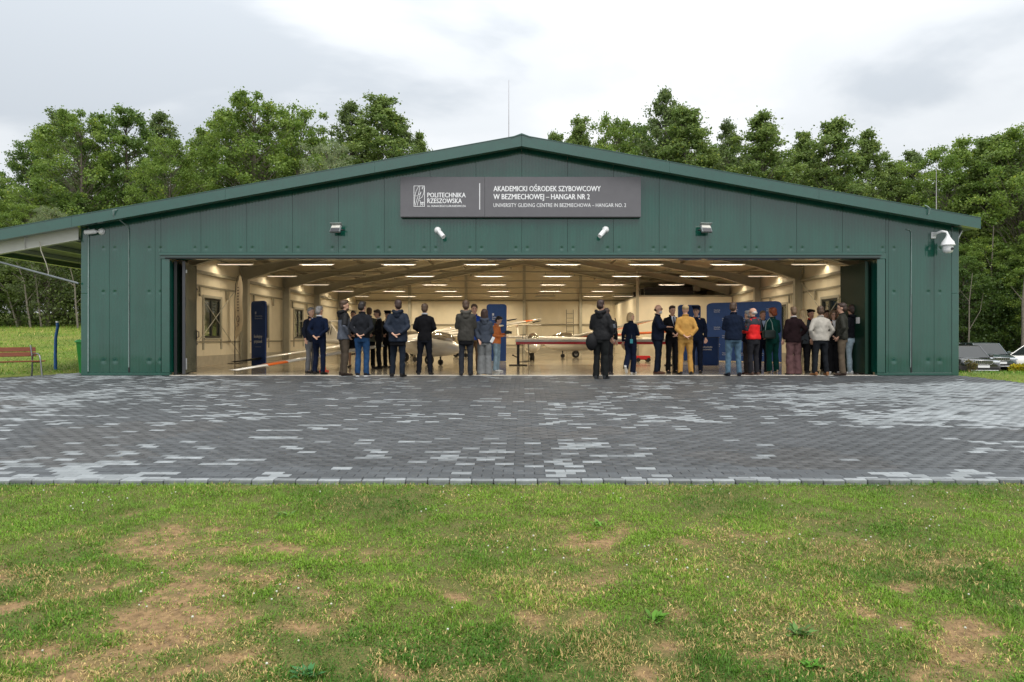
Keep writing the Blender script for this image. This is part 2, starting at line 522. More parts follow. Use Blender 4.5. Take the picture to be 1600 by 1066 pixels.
M_LAWN = mat('lawn_soil', (0.255, 0.165, 0.080), rough=0.9, spec=0.2, bump=0.02, bscale=70, vscale=26, var=0.38)
def lawn_shader():
    m = M_LAWN; N = m.node_tree.nodes; L = m.node_tree.links; b = N['Principled BSDF']
    base = b.inputs['Base Color'].links[0].from_socket
    at = N.new('ShaderNodeAttribute'); at.attribute_name = 'soil'
    n = N.new('ShaderNodeTexNoise'); n.inputs['Scale'].default_value = 120; n.inputs['Detail'].default_value = 6; n.inputs['Roughness'].default_value = .7
    t = N.new('ShaderNodeTexCoord'); L.new(t.outputs['Object'], n.inputs['Vector'])
    cr = N.new('ShaderNodeValToRGB'); e = cr.color_ramp.elements
    e[0].position = 0.3; e[0].color = (0.030, 0.055, 0.010, 1); e[1].position = 0.66; e[1].color = (0.19, 0.17, 0.055, 1)
    L.new(n.outputs['Fac'], cr.inputs[0])
    mx = N.new('ShaderNodeMix'); mx.data_type = 'RGBA'
    mr = N.new('ShaderNodeMapRange'); mr.inputs['From Min'].default_value = 0.08; mr.inputs['From Max'].default_value = 0.5
    L.new(at.outputs['Fac'], mr.inputs['Value']); L.new(mr.outputs[0], mx.inputs['Factor'])
    L.new(cr.outputs[0], mx.inputs['A']); L.new(base, mx.inputs['B'])
    L.new(mx.outputs['Result'], b.inputs['Base Color'])
lawn_shader()
xs = np.unique(np.concatenate([np.linspace(-30, -7, 24), np.arange(-7, 7.001, 0.045), np.linspace(7, 30, 24)]))
ys = np.unique(np.concatenate([np.linspace(-25, 1.2, 22), np.arange(1.2, 6.12, 0.045), [6.12]]))
lawn = grid_mesh('lawn', xs, ys, lawn_z, M_LAWN, {'soil': soil})
tag(lawn, kind='structure')

# wide ground beyond
M_MEADOW = mat('meadow', (0.10, 0.155, 0.018), rough=0.9, spec=0.2, vscale=0.35, col2=(0.19, 0.205, 0.035), bump=0.05, bscale=9)
def meadow_shader():
    N = M_MEADOW.node_tree.nodes; L = M_MEADOW.node_tree.links; b = N['Principled BSDF']
    base = b.inputs['Base Color'].links[0].from_socket
    t = N.new('ShaderNodeTexCoord'); n = N.new('ShaderNodeTexNoise'); n.inputs['Scale'].default_value = 14; n.inputs['Detail'].default_value = 6
    L.new(t.outputs['Object'], n.inputs['Vector'])
    mr = N.new('ShaderNodeMapRange'); mr.inputs['From Min'].default_value = .3; mr.inputs['From Max'].default_value = .7
    mr.inputs['To Min'].default_value = .55; mr.inputs['To Max'].default_value = 1.35
    L.new(n.outputs['Fac'], mr.inputs['Value'])
    # a mown swath seen as a browner band on the left field
    s = N.new('ShaderNodeSeparateXYZ'); L.new(t.outputs['Object'], s.inputs[0])
    sub = N.new('ShaderNodeMath'); sub.operation = 'SUBTRACT'; sub.inputs[1].default_value = 33.5; L.new(s.outputs['Y'], sub.inputs[0])
    ab = N.new('ShaderNodeMath'); ab.operation = 'ABSOLUTE'; L.new(sub.outputs[0], ab.inputs[0])
    m3 = N.new('ShaderNodeMapRange'); m3.inputs['From Min'].default_value = 0.3; m3.inputs['From Max'].default_value = 2.2
    m3.inputs['To Min'].default_value = .65; m3.inputs['To Max'].default_value = 0; L.new(ab.outputs[0], m3.inputs['Value'])
    mm = N.new('ShaderNodeMath'); mm.operation = 'MULTIPLY'; L.new(m3.outputs[0], mm.inputs[0]); L.new(n.outputs['Fac'], mm.inputs[1])
    mx = N.new('ShaderNodeMix'); mx.data_type = 'RGBA'; L.new(mm.outputs[0], mx.inputs['Factor'])
    L.new(base, mx.inputs['A']); mx.inputs['B'].default_value = (0.30, 0.22, 0.08, 1)
    m4 = N.new('ShaderNodeMix'); m4.data_type = 'RGBA'; m4.blend_type = 'MULTIPLY'; m4.inputs['Factor'].default_value = 1
    L.new(mx.outputs['Result'], m4.inputs['A']); L.new(mr.outputs[0], m4.inputs['B'])
    L.new(m4.outputs['Result'], b.inputs['Base Color'])
meadow_shader()
xs = np.unique(np.concatenate([np.linspace(-600, -60, 14), np.linspace(-60, -14, 30), np.linspace(-14, 14, 57), np.linspace(14, 60, 30), np.linspace(60, 600, 14)]))
ys = np.unique(np.concatenate([[6.12, 6.22, 6.5], np.linspace(7, 20, 27), np.linspace(20, 90, 50), np.linspace(90, 900, 16)]))
meadow = grid_mesh('ground', xs, ys, lambda X, Y: ground_z(X, Y), M_MEADOW)
tag(meadow, kind='structure')

# ------------------------------------------------------------------ kites: small folded leaf-like faces (grass, leaves)
def kites(P, D, W, N_, C, bend=0.0):
    """P base points, D direction*length, W half-width vectors, C colours -> mesh data arrays"""
    n = len(P)
    mid = P + D * 0.5 + N_ * bend
    V = np.stack([P, mid - W, mid + W, P + D], 1).reshape(-1, 3)
    i = np.arange(n) * 4
    F = np.stack([i, i + 2, i + 1, i + 1, i + 2, i + 3], 1).reshape(-1, 3)
    CC = np.repeat(C, 4, 0)
    return V, F, CC

def tri_mesh(name, V, F, C, m, smooth_=False):
    me = bpy.data.meshes.new(name)
    me.vertices.add(len(V)); me.vertices.foreach_set('co', V.astype(np.float32).ravel())
    me.loops.add(F.size); me.loops.foreach_set('vertex_index', F.astype(np.int32).ravel())
    me.polygons.add(len(F)); me.polygons.foreach_set('loop_start', np.arange(0, F.size, 3, dtype=np.int32))
    if smooth_: me.polygons.foreach_set('use_smooth', np.ones(len(F), bool))
    me.update(calc_edges=True)
    a = me.color_attributes.new('col', 'FLOAT_COLOR', 'POINT')
    c4 = np.concatenate([C, np.ones((len(C), 1))], 1).astype(np.float32)
    a.data.foreach_set('color', c4.ravel())
    me.materials.append(m)
    return me

M_GRASS = mat('grass_blade', (1, 1, 1), rough=0.55, spec=0.3, attr='col', var=0.06, vscale=30, trans=0.25)

def make_grass(n, name, xr, y0, y1, size, seed, soilf, palette, ypow=1.0, cone=False):
    g = np.random.default_rng(seed)
    y = y0 + (y1 - y0) * g.random(n) ** ypow
    if cone: x = (g.random(n) * 2 - 1) * (y * 0.80 + 1.0)
    else: x = xr[0] + (xr[1] - xr[0]) * g.random(n)
    s = soilf(x, y)
    clump = fbm(x, y, 21, 4, 7.0)
    keep = g.random(n) < np.clip(1.08 - 1.4 * s, 0.15, 1) * np.clip(0.25 + 2.0 * (clump - 0.25), 0.1, 1)
    x, y, s, clump = x[keep], y[keep], s[keep], clump[keep]; n = len(x)
    # cluster the blades a little
    z = lawn_z(x, y) if cone else ground_z(x, y)
    P = np.stack([x, y, z - 0.004], 1)
    az = g.random(n) * 2 * PI
    tall = np.clip(1.15 - s * .8, .4, 1.2) * (0.55 + 0.9 * g.random(n)) * (0.7 + 0.7 * clump) * size
    lean = 0.3 + 1.2 * g.random(n)
    D = np.stack([np.cos(az) * np.sin(lean), np.sin(az) * np.sin(lean), np.cos(lean)], 1) * tall[:, None]
    wd = (0.0013 + 0.0016 * g.random(n)) * (size / 0.03)
    broad = (fbm(x, y, 22, 3, 3.0) > 0.56) & (g.random(n) < 0.6)
    wd = np.where(broad, wd * 1.8, wd)
    D = np.where(broad[:, None], D * 0.7, D)
    W = np.stack([-np.sin(az), np.cos(az), np.zeros(n)], 1) * wd[:, None]
    Nn = np.stack([-np.cos(az) * np.cos(lean), -np.sin(az) * np.cos(lean), np.sin(lean)], 1) * (tall * 0.12)[:, None]
    big = fbm(x, y, 31, 4, 1.1); t = np.clip((big - .3) / .4 + (g.random(n) - .5) * .5, 0, 1)
    dry = np.clip((fbm(x, y, 32, 4, 2.6) - 0.47) * 4.0, 0, 1) * 0.5 + s * 0.8 + .05
    dry = np.clip(dry, 0, .93)
    isdry = g.random(n) < dry * (0.35 if not cone else (0.45 + 0.5 * smooth((5.6 - y) / 2.5)))
    A, B, Dc = [np.array(p) for p in palette]
    C = A[None] * (1 - t[:, None]) + B[None] * t[:, None]
    C = np.where(isdry[:, None], Dc[None] * (0.6 + 0.7 * g.random(n))[:, None], C)
    C = C * (0.8 + 0.65 * g.random(n))[:, None]
    V, F, CC = kites(P, D, W, Nn, C, 1.0)
    me = tri_mesh(name, V, F, CC, M_GRASS)
    o = bpy.data.objects.new(name, me); COL.objects.link(o)
    return o

PAL = ((0.062, 0.152, 0.012), (0.180, 0.315, 0.024), (0.50, 0.37, 0.15))
gr = make_grass(600000, 'lawn_grass', None, 2.35, 6.16, 0.026, 3, soil, PAL, 1.15, True)
tag(gr, 'short patchy green and straw-coloured grass on the bare front lawn', 'grass', kind='stuff')
gl = make_grass(60000, 'meadow_grass', (-26, -11.2), 17.0, 34, 0.075, 4, lambda x, y: np.where((x > -12.9) & (y < 18.2), 1.0, 0.05), PAL, 1.2)
tag(gl, 'mown meadow grass left of the hangar behind the bench', 'grass', kind='stuff')
gf = make_grass(42000, 'meadow_grass_far', (-48, -11.4), 33.5, 60, 0.13, 14, lambda x, y: 0 * x + .05, PAL, 1.0)
tag(gf, 'longer meadow grass reaching to the wood edge', 'grass', kind='stuff')
gq = make_grass(26000, 'verge_grass', (10.95, 22), 14.6, 27, 0.07, 5, lambda x, y: np.where((x < 11.1), .7, 0.0) + 0 * x, PAL, 1.2)
tag(gq, 'strip of grass between the paving and the car park', 'grass', kind='stuff')

# white clover heads and a few broad weeds
mb = MB()
g = np.random.default_rng(8)
spots = []
for px, py in ((215, 778), (240, 781), (130, 797), (150, 776), (1030, 885), (1050, 890), (1060, 882), (1235, 843), (1260, 850), (1431, 820), (1440, 815),
               (1555, 768), (1010, 875), (495, 770), (660, 797), (700, 765), (455, 915), (440, 930), (240, 930), (1395, 770), (1110, 770), (800, 860), (857, 877), (1540, 990), (725, 960), (1355, 850), (1190, 858), (455, 958)):
    x0, d0 = pix2lawn(px, py)
    for k in range(int(g.integers(1, 5))): spots.append((x0 + g.normal() * .09, d0 + g.normal() * .13))
for k in range(40):
    d0 = 2.7 + 3.3 * g.random() ** .8; spots.append(((g.random() * 2 - 1) * d0 * .8, d0))
for x0, d0 in spots:
    z0 = float(lawn_z(np.array([x0]), np.array([d0]))[0]); h = 0.028 + 0.025 * g.random(); r = 0.0042 + 0.003 * g.random()
    mb.tube([(x0, d0, z0 - .004), (x0 + .004, d0, z0 + h)], 0.001, 3, 1, False)
    mb.ell((x0 + .004, d0, z0 + h), (r, r, r * .9), 6, 4)
tag(mb.build('clover_flowers', [mat('clover_white', (0.55, 0.55, 0.46), rough=.8, var=.2, vscale=200), mat('stem_green', (0.08, 0.16, 0.03))]),
    'tiny white clover heads scattered through the front lawn', 'flowers', kind='stuff')

g = np.random.default_rng(12)
n = 5000; y = 2.4 + 3.7 * g.random(n); x = (g.random(n) * 2 - 1) * (y * .8 + .8); s_ = soil(x, y); k_ = s_ > .22; x, y = x[k_], y[k_]
mb = MB(); zz_ = lawn_z(x, y)
for xx, yy, z_ in zip(x, y, zz_):
    r = .0025 + .006 * g.random() ** 3
    mb.ell((xx, yy, z_ + r * .3), (r, r * (.7 + .5 * g.random()), r * .7), 5, 3)
tag(mb.build('soil_crumbs', mat('crumb', (.20, .14, .085), rough=.95, var=.4, vscale=90)), 'small crumbs of earth on the bare patches of the lawn', 'soil', kind='stuff')

def rosette(px, py, r, n, col, tilt=0.5, wid=0.16):
    x0, d0 = pix2lawn(px, py); gg = np.random.default_rng(px)
    z0 = float(lawn_z(np.array([x0]), np.array([d0]))[0])
    az = gg.random(n) * 2 * PI; ln = r * (0.6 + .6 * gg.random(n)); te = tilt * (.5 + gg.random(n))
    D = np.stack([np.cos(az) * np.cos(te), np.sin(az) * np.cos(te), np.sin(te)], 1) * ln[:, None]
    W = np.stack([-np.sin(az), np.cos(az), 0 * az], 1) * (ln * wid)[:, None]
    P = np.tile(np.array([[x0, d0, z0]]), (n, 1)) + gg.normal(size=(n, 3)) * np.array([[.02, .02, 0]])
    Nn = np.tile(np.array([[0, 0, 1.0]]), (n, 1)) * (ln * .12)[:, None]
    C = np.array(col)[None] * (.7 + .6 * gg.random(n))[:, None]
    return kites(P, D, W, Nn, C, 1.0)
for px, py, r, n, col, lab in ((1025, 968, .12, 26, (.10, .24, .02), 'bright green broad-leaved weed in the middle of the lawn'),
                               (1250, 985, .13, 22, (.10, .20, .04), 'pale broad-leaved weed lower right in the lawn'),
                               (445, 803, .13, 12, (.13, .27, .05), 'small upright leafy weed on the left half of the lawn near the paving'),
                               (1270, 1035, .10, 24, (.10, .27, .02), 'vivid green weed at the bottom edge of the lawn'),
                               (480, 1050, .12, 26, (.05, .17, .05), 'blue-green weed at the bottom left of the lawn'),
                               (935, 818, .12, 20, (.13, .28, .03), 'light green weed near the paving right of centre'),
                               (930, 700 + 120, .10, 16, (.13, .28, .03), None)):
    if lab is None: continue
    V, F, CC = rosette(px, py, r * .55, n, col)
    me = tri_mesh('weed', V, F, CC, M_GRASS); o = bpy.data.objects.new('weed', me); COL.objects.link(o)
    tag(o, lab, 'weed', 'broad-leaved weeds in the lawn')

# ------------------------------------------------------------------ paving
M_PAVE = mat('concrete_paver', (1, 1, 1), rough=0.52, spec=0.4, attr='col', var=0.16, vscale=20, bump=0.0015, bscale=120)
M_BED = mat('joint_sand', (0.030, 0.030, 0.028), rough=0.9, var=.3, vscale=15)

def apron_ok(x, y):
    # outline: front edge y=6.2; the back edge runs along the hangar and slants forward at both sides
    left = -10.9 - np.clip((18.5 - y) / 2.8, 0, 2.5) * 1.8
    rightb = 10.72 + np.clip((16.85 - y) / 1.85, 0, 1.2) * 0.30 + np.clip((14.6 - y) / 4, 0, 3) * 6
    leftb = np.where(y > 16.72, -10.93, left)
    return (x > left) & (x < rightb) & ((y < 16.74) | (x < -10.95)) & (y < 18.4)

def tone_at(x, y):
    """True where a paver is a light one: clusters, as laid"""
    n = fbm(x, y, 41, 3, .8)
    n2 = fbm(x * 1.5, y * 3.0, 42, 2, 3.0)
    v = n * 0.36 + n2 * 0.64
    thr = 0.640 + 0 * x
    # large light fields: at the right, along the front edge, left edge
    R1 = smooth((x - 4.6 + fbm(x, y, 43, 3, .5) * 2.6) / 3.6) * smooth((y - 8.6) / 1.2) * smooth((15.4 - y) / .8)
    thr = thr - 0.30 * R1
    thr = thr - 0.13 * smooth((6.75 - y) / 0.45) * smooth((fbm(x, y * 0, 46, 2, .5) - .35) / .3)
    thr = thr - 0.10 * smooth((-5.5 - x) / 3)
    return v > thr

PW, PD = 0.2, 0.1
rows = []
y = 6.20 + 0.085
cen = []
ri = 0
while y < 18.4:
    off = (ri % 2) * 0.1
    x = np.arange(-19, 30, PW) + off
    yy = np.full_like(x, y + PD / 2)
    # mixed sizes: some stones are split in two squares
    cen.append(np.stack([x, yy, np.full_like(x, ri)], 1))
    y += PD; ri += 1
cen = np.concatenate(cen)
cen = cen[apron_ok(cen[:, 0], cen[:, 1])]
light = tone_at(cen[:, 0], cen[:, 1])
nP = len(cen)
gp = np.random.default_rng(5)
tone = np.where(light[:, None], np.array([[0.255, 0.275, 0.283]]), np.array([[0.074, 0.079, 0.083]]))
tone = tone * (0.72 + 0.56 * gp.random(nP))[:, None]
blot = fbm(cen[:, 0], cen[:, 1], 44, 3, .6)
tone = tone * (0.8 + 0.42 * blot)[:, None]
warm = fbm(cen[:, 0], cen[:, 1], 45, 3, .5) > .62
tone = np.where(warm[:, None] & ~light[:, None], tone * np.array([[1.06, 1.0, .95]]), tone)
dz = gp.normal(size=nP) * 0.0012
tx, ty = gp.normal(size=nP) * 0.006, gp.normal(size=nP) * 0.008
# the 240 that show largest are pieces of their own
d_ = cen[:, 1]; vis = np.abs(cen[:, 0] + 0) < d_ * 0.77
order = np.argsort(np.where(vis, d_, 1e9), kind='stable')
single = np.zeros(nP, bool); single[order[:240]] = True
pavement = empty('pavement', (0, 0, 0)); tag(pavement, kind='structure')
def paver_mesh(c):
    b = MB(); w, d, b_ = PW / 2 - .0018, PD / 2 - .0018, .0035
    P = [(-w, -d, -.05), (w, -d, -.05), (w, d, -.05), (-w, d, -.05), (-w, -d, -b_), (w, -d, -b_), (w, d, -b_), (-w, d, -b_),
         (-w + b_, -d + b_, 0), (w - b_, -d + b_, 0), (w - b_, d - b_, 0), (-w + b_, d - b_, 0)]
    F = [(8, 9, 10, 11)]
    for k in range(2):
        for i in range(4):
            j = (i + 1) % 4; F.append((k * 4 + i, k * 4 + j, k * 4 + 4 + j, k * 4 + 4 + i))
    b.add(P, F)
    me = b.mesh('paver', M_PAVE)
    a = me.color_attributes.new('col', 'FLOAT_COLOR', 'POINT')
    a.data.foreach_set('color', np.tile(np.array([*c, 1.0], np.float32), len(P)))
    return me
ang = math.atan(0.0365)
pm = {True: [paver_mesh((0.255 * k, 0.275 * k, 0.283 * k)) for k in (.85, .98, 1.08)], False: [paver_mesh((.070 * k, .077 * k, .083 * k)) for k in (.8, .95, 1.15)]}
for i in np.nonzero(single)[0]:
    o = bpy.data.objects.new('paver', pm[bool(light[i])][int(gp.integers(3))]); COL.objects.link(o)
    o.location = (cen[i, 0], cen[i, 1], slope(cen[i, 1]) + dz[i]); o.rotation_euler = (ang + tx[i], ty[i] * .4, 0); o.parent = pavement
M_ = ~single
cx, cy, T, Z0 = cen[M_, 0], cen[M_, 1], tone[M_], slope(cen[M_, 1]) + dz[M_]
tx, ty = tx[M_], ty[M_]
n = len(cx)
w, d = PW / 2 - .003, PD / 2 - .0028
ox = np.array([-w, w, w, -w]); oy = np.array([-d, -d, d, d])
top = np.stack([cx[:, None] + ox, cy[:, None] + oy, Z0[:, None] + .0365 * oy + tx[:, None] * oy + ty[:, None] * .3 * ox], -1)
bot = top.copy(); bot[:, :, 2] -= .03
V = np.concatenate([top, bot], 1).reshape(-1, 3)
b = (np.arange(n) * 8)[:, None]
Q = np.concatenate([b + np.array([[0, 1, 2, 3]]), b + np.array([[4, 5, 1, 0]]), b + np.array([[5, 6, 2, 1]]), b + np.array([[6, 7, 3, 2]]), b + np.array([[7, 4, 0, 3]])], 0)
F = np.concatenate([Q[:, [0, 1, 2]], Q[:, [0, 2, 3]]], 0)
me = tri_mesh('pavers', V, F, np.repeat(T, 8, 0), M_PAVE)
o = bpy.data.objects.new('pavers', me); COL.objects.link(o); o.parent = pavement; o['kind'] = 'stuff'
# bed under the stones
mb = MB()
P = [(-14.2, 6.2), (24, 6.2), (24, 8.0), (14.5, 12.4), (11.02, 14.7), (10.72, 16.74), (-10.95, 16.74), (-10.95, 18.4), (-12.75, 15.6), (-14.5, 12.8), (-15.4, 11.6), (-15.4, 6.2)]
mb.add([(x, y, slope(min(y, 16.8)) - .012) for x, y in P], [tuple(range(len(P)))])
mb.build('joint_bed', M_BED, pavement)
# edging stones along the lawn, 20 cm each, slightly proud
eb = []
for k in range(3):
    b_ = MB(); b_.cbox((0, 0, -.06), (.191, .066, .14), None, 0, .006)
    eb.append(b_.mesh('edging_stone', mat('edging_%d' % k, (.21 * (.75 + .25 * k), .225 * (.75 + .25 * k), .23 * (.75 + .25 * k)), rough=.6, var=.2, vscale=14, bump=.002, bscale=90)))
for i, x in enumerate(np.arange(-7.0, 5.2 + 1.8, 0.2)):
    o = link('edging_stone', eb[i % 3], pavement, (x + .02, 6.235, slope(6.235) + .004 + random.uniform(-.004, .004)))
    o.rotation_euler = (ang, random.uniform(-.01, .01), random.uniform(-.025, .025))
# ------------------------------------------------------------------ hangar
XC = -0.06
def roof_u(x): return 5.60 - 0.18 * abs(x - XC)          # underside of the roof
XL, XR, YF, YB = -10.90, 10.69, 16.80, 43.8
DL, DR, DT = -8.72, 8.68, 2.87                            # door opening
hangar = empty('hangar', (0, 0, 0))
tag(hangar, 'long low dark green metal hangar with wide open folding doors and shallow gable roof', 'building')

# front cladding, one panel per 1.13 m
def panel(x0, x1, z0, zt=None, name='facade_panel', m=None):
    g_ = 0.0035
    x0 += g_; x1 -= g_
    top0 = roof_u(x0) - .002 if zt is None else zt; top1 = roof_u(x1) - .002 if zt is None else zt
    poly = [(x0, z0), (x1, z0), (x1, top1)]
    if zt is None and x0 < XC < x1: poly.append((XC, roof_u(XC) - .002))
    poly.append((x0, top0))
    b = MB(); b.prism(poly, YF, YF + 0.1)
    # folded edges: thin recessed lip either side so that the joint shows
    return b.build(name, m or M_GREEN, hangar)
js = [XC + 1.1276 * k for k in range(-9, 10)]
js[0] = max(js[0], XL + .18)
edges = [XL + .17] + [j for j in js if XL + .3 < j < XR - .3] + [XR - .17]
for a, b_ in zip(edges[:-1], edges[1:]):
    if b_ <= DL - .25 or a >= DR + .25:
        panel(a, b_, 0.075)
    elif a < DL - .22:
        panel(a, DL - .22, 0.075); panel(DL - .22, b_, DT + .155)
    elif b_ > DR + .22:
        panel(DR + .22, b_, 0.075); panel(a, DR + .22, DT + .155)
    else:
        panel(a, b_, DT + .155)
# backing just behind the joints
mb = MB()
mb.prism([(XL + .05, .05), (DL - .05, .05), (DL - .05, DT + .1), (DR + .05, DT + .1), (DR + .05, .05), (XR - .05, .05), (XR - .05, roof_u(XR) - .05), (XC, roof_u(XC) - .05), (XL + .05, roof_u(XL) - .05)], YF + .103, YF + .16)
mb.build('facade_backing', [mat('seam_black', (.004, .012, .01), rough=.6)], hangar)
# corner trims, base trim, jambs and head
def tb(name, x0, x1, y0, y1, z0, z1, m=M_TRIM, par=None):
    b = MB(); b.cbox(((x0 + x1) / 2, (y0 + y1) / 2, (z0 + z1) / 2), (x1 - x0, y1 - y0, z1 - z0), None, 0, .006)
    return b.build(name, m, par or hangar)
tb('corner_trim', XL, XL + .168, YF - .012, YF + .10, 0.0, 2.02)
tb('corner_trim', XL, XL + .168, YF - .010, YF + .10, 2.023, roof_u(XL) - .01)
tb('corner_trim', XR - .168, XR, YF - .012, YF + .10, 0.0, 2.02)
tb('corner_trim', XR - .168, XR, YF - .010, YF + .10, 2.023, roof_u(XR) - .01)
tb('base_trim', XL + .17, DL - .001, YF - .014, YF + .1, 0.0, .07)
tb('base_trim', DR + .001, XR - .17, YF - .014, YF + .1, 0.0, .07)
tb('door_jamb', DL - .20, DL, YF - .018, YF + .30, .071, DT - .002)
tb('door_jamb', DR, DR + .20, YF - .018, YF + .30, .071, DT - .002)
head = tb('door_head', DL - .215, DR + .215, YF - .02, YF + .28, DT, DT + .15)
tb('head_flashing', DL - .23, DR + .10, YF - .075, YF - .021, DT + .085, DT + .148, M_TRIM, head)
tb('track_cover', DL - .10, DR + .06, YF - .05, YF - .021, DT + .004, DT + .03, M_BLACK, head)
for xj in (-10.2, 9.52):        # vertical slots with a rod, and pipes
    pass

# roof: slabs, ridge cap, barge boards
mb = MB()
XLO, XRO = -13.55, 10.98
mb.prism([(XLO, roof_u(XLO)), (XC, roof_u(XC)), (XRO, roof_u(XRO)), (XRO, roof_u(XRO) + .10), (XC, roof_u(XC) + .10), (XLO, roof_u(XLO) + .10)], YF - .30, YB + .3)
roof = mb.build('roof', [M_ROOF], hangar)
mb = MB()
for x in np.arange(XLO + .1, XC - .15, 0.55):
    z = roof_u(x) + .10; mb.prism([(x - .03, z - .006), (x + .03, z + .006), (x + .015, z + .04), (x - .015, z + .035)], YF - .28, YB + .28)
for x in np.arange(XRO - .1, XC + .15, -0.55):
    z = roof_u(x) + .10; mb.prism([(x - .03, z + .006), (x + .03, z - .006), (x + .015, z + .035), (x - .015, z + .04)], YF - .28, YB + .28)
o = mb.build('roof_rib', M_ROOF, roof); o['kind'] = 'stuff'
def barge(x0, x1):
    b = MB(); z0, z1 = roof_u(x0), roof_u(x1)
    b.prism([(x0, z0 - .035), (x1, z1 - .035), (x1, z1 + .205), (x0, z0 + .205)], YF - .36, YF - .302)
    b.prism([(x0, z0 + .205), (x1, z1 + .205), (x1, z1 + .219), (x0, z0 + .219)], YF - .372, YF - .18)
    b.prism([(x0, z0 - .055), (x1, z1 - .055), (x1, z1 - .036), (x0, z0 - .036)], YF - .366, YF - .20)
    return b.build('barge_board', M_TRIM, hangar)
cuts = [XLO - .02, -10.9, -7.2, -3.6, XC - .002]
for a, b_ in zip(cuts[:-1], cuts[1:]): barge(a + .002, b_ - .002)
cuts = [XC + .002, 3.5, 7.1, XRO + .02]
for a, b_ in zip(cuts[:-1], cuts[1:]): barge(a + .002, b_ - .002)
mb = MB(); mb.prism([(XC - .25, roof_u(XC) + .205 - .045), (XC, roof_u(XC) + .252), (XC + .25, roof_u(XC) + .16), (XC + .25, roof_u(XC) + .14), (XC, roof_u(XC) + .22), (XC - .25, roof_u(XC) + .14)], YF - .38, YB + .3)
mb.build('ridge_cap', M_TRIM, hangar)
# gutter along the right eave, with its downpipe
tb_ = MB(); tb_.bx(XRO + .021, XRO + .12, YF - .2, YB + .2, roof_u(XRO) + .0, roof_u(XRO) + .11)
tb_.build('gutter', mat('gutter_green', (.03, .09, .07), rough=.35), hangar)
mb = MB(); mb.tube([(XR + .25, YF + .3, roof_u(XR) - .05), (XR + .12, YF + .25, roof_u(XR) - .25), (XR + .10, YF + .25, roof_u(XR) - .6), (XR + .10, YF + .25, .1)], .045, 8)
mb.build('downpipe', M_GALV, hangar)

# lean-to awning on the left
mb = MB()
def raf(y0, y1, dz0, dz1, x0, x1):
    mb.prism([(x0, roof_u(x0) - dz0), (x1, roof_u(x1) - dz0), (x1, roof_u(x1) - dz1), (x0, roof_u(x0) - dz1)], y0, y1)
mb2 = MB()
mb2.prism([(XLO + .05, roof_u(XLO) - .012), (XL - .005, roof_u(XL) - .012), (XL - .005, roof_u(XL) - .004), (XLO + .05, roof_u(XLO) - .004)], YF - .19, YB)
mb2.build('awning_underside', mat('roof_underside_grey', (.36, .37, .35), rough=.6), hangar)
for k in range(7):
    yy = YF - .15 + 4.5 * k
    b = MB()
    p = lambda t, dz: (t, roof_u(t) - dz)
    b.prism([p(XLO + .05, .33), p(XL - .01, .33), p(XL - .01, .318), p(XLO + .05, .318)], yy, yy + .12)
    b.prism([p(XLO + .05, .317), p(XL - .01, .317), p(XL - .01, .03), p(XLO + .05, .03)], yy + .055, yy + .065)
    b.prism([p(XLO + .05, .029), p(XL - .01, .029), p(XL - .01, .014), p(XLO + .05, .014)], yy, yy + .12)
    o = b.build('awning_beam', M_AWN, hangar)
    for xs_ in (-12.2,):
        s = MB(); s.prism([p(xs_ - .006, .316), p(xs_ + .006, .316), p(xs_ + .006, .031), p(xs_ - .006, .031)], yy + .002, yy + .054)
        s.build('stiffener', M_AWN, o)
    b = MB(); b.tube([(XL - .01, yy + .06, 2.26), (-13.5, yy + .06, 2.96)], .026, 8)
    b.build('strut', mat('strut_grey', (.16, .18, .19), rough=.45), hangar)
b = MB(); b.bx(XLO - .06, XLO + .06, YF - .3, YB, roof_u(XLO) - .14, roof_u(XLO) + .06); b.build('awning_gutter', M_TRIM, hangar)
for x in (-11.6, -12.4, -13.1):
    b = MB(); b.bx(x - .05, x + .05, YF, YB, roof_u(x) - .12, roof_u(x) - .02); b.build('awning_purlin', M_AWN, hangar)
b = MB(); b.tube([(-11.80, YF - .17, 3.28), (-11.77, YF - .17, 3.05), (-11.68, YF - .12, 2.75), (-11.64, YF - .1, 2.55), (-11.65, YF - .09, 2.45)], .012, 6); b.build('cable', M_STEELW, hangar)

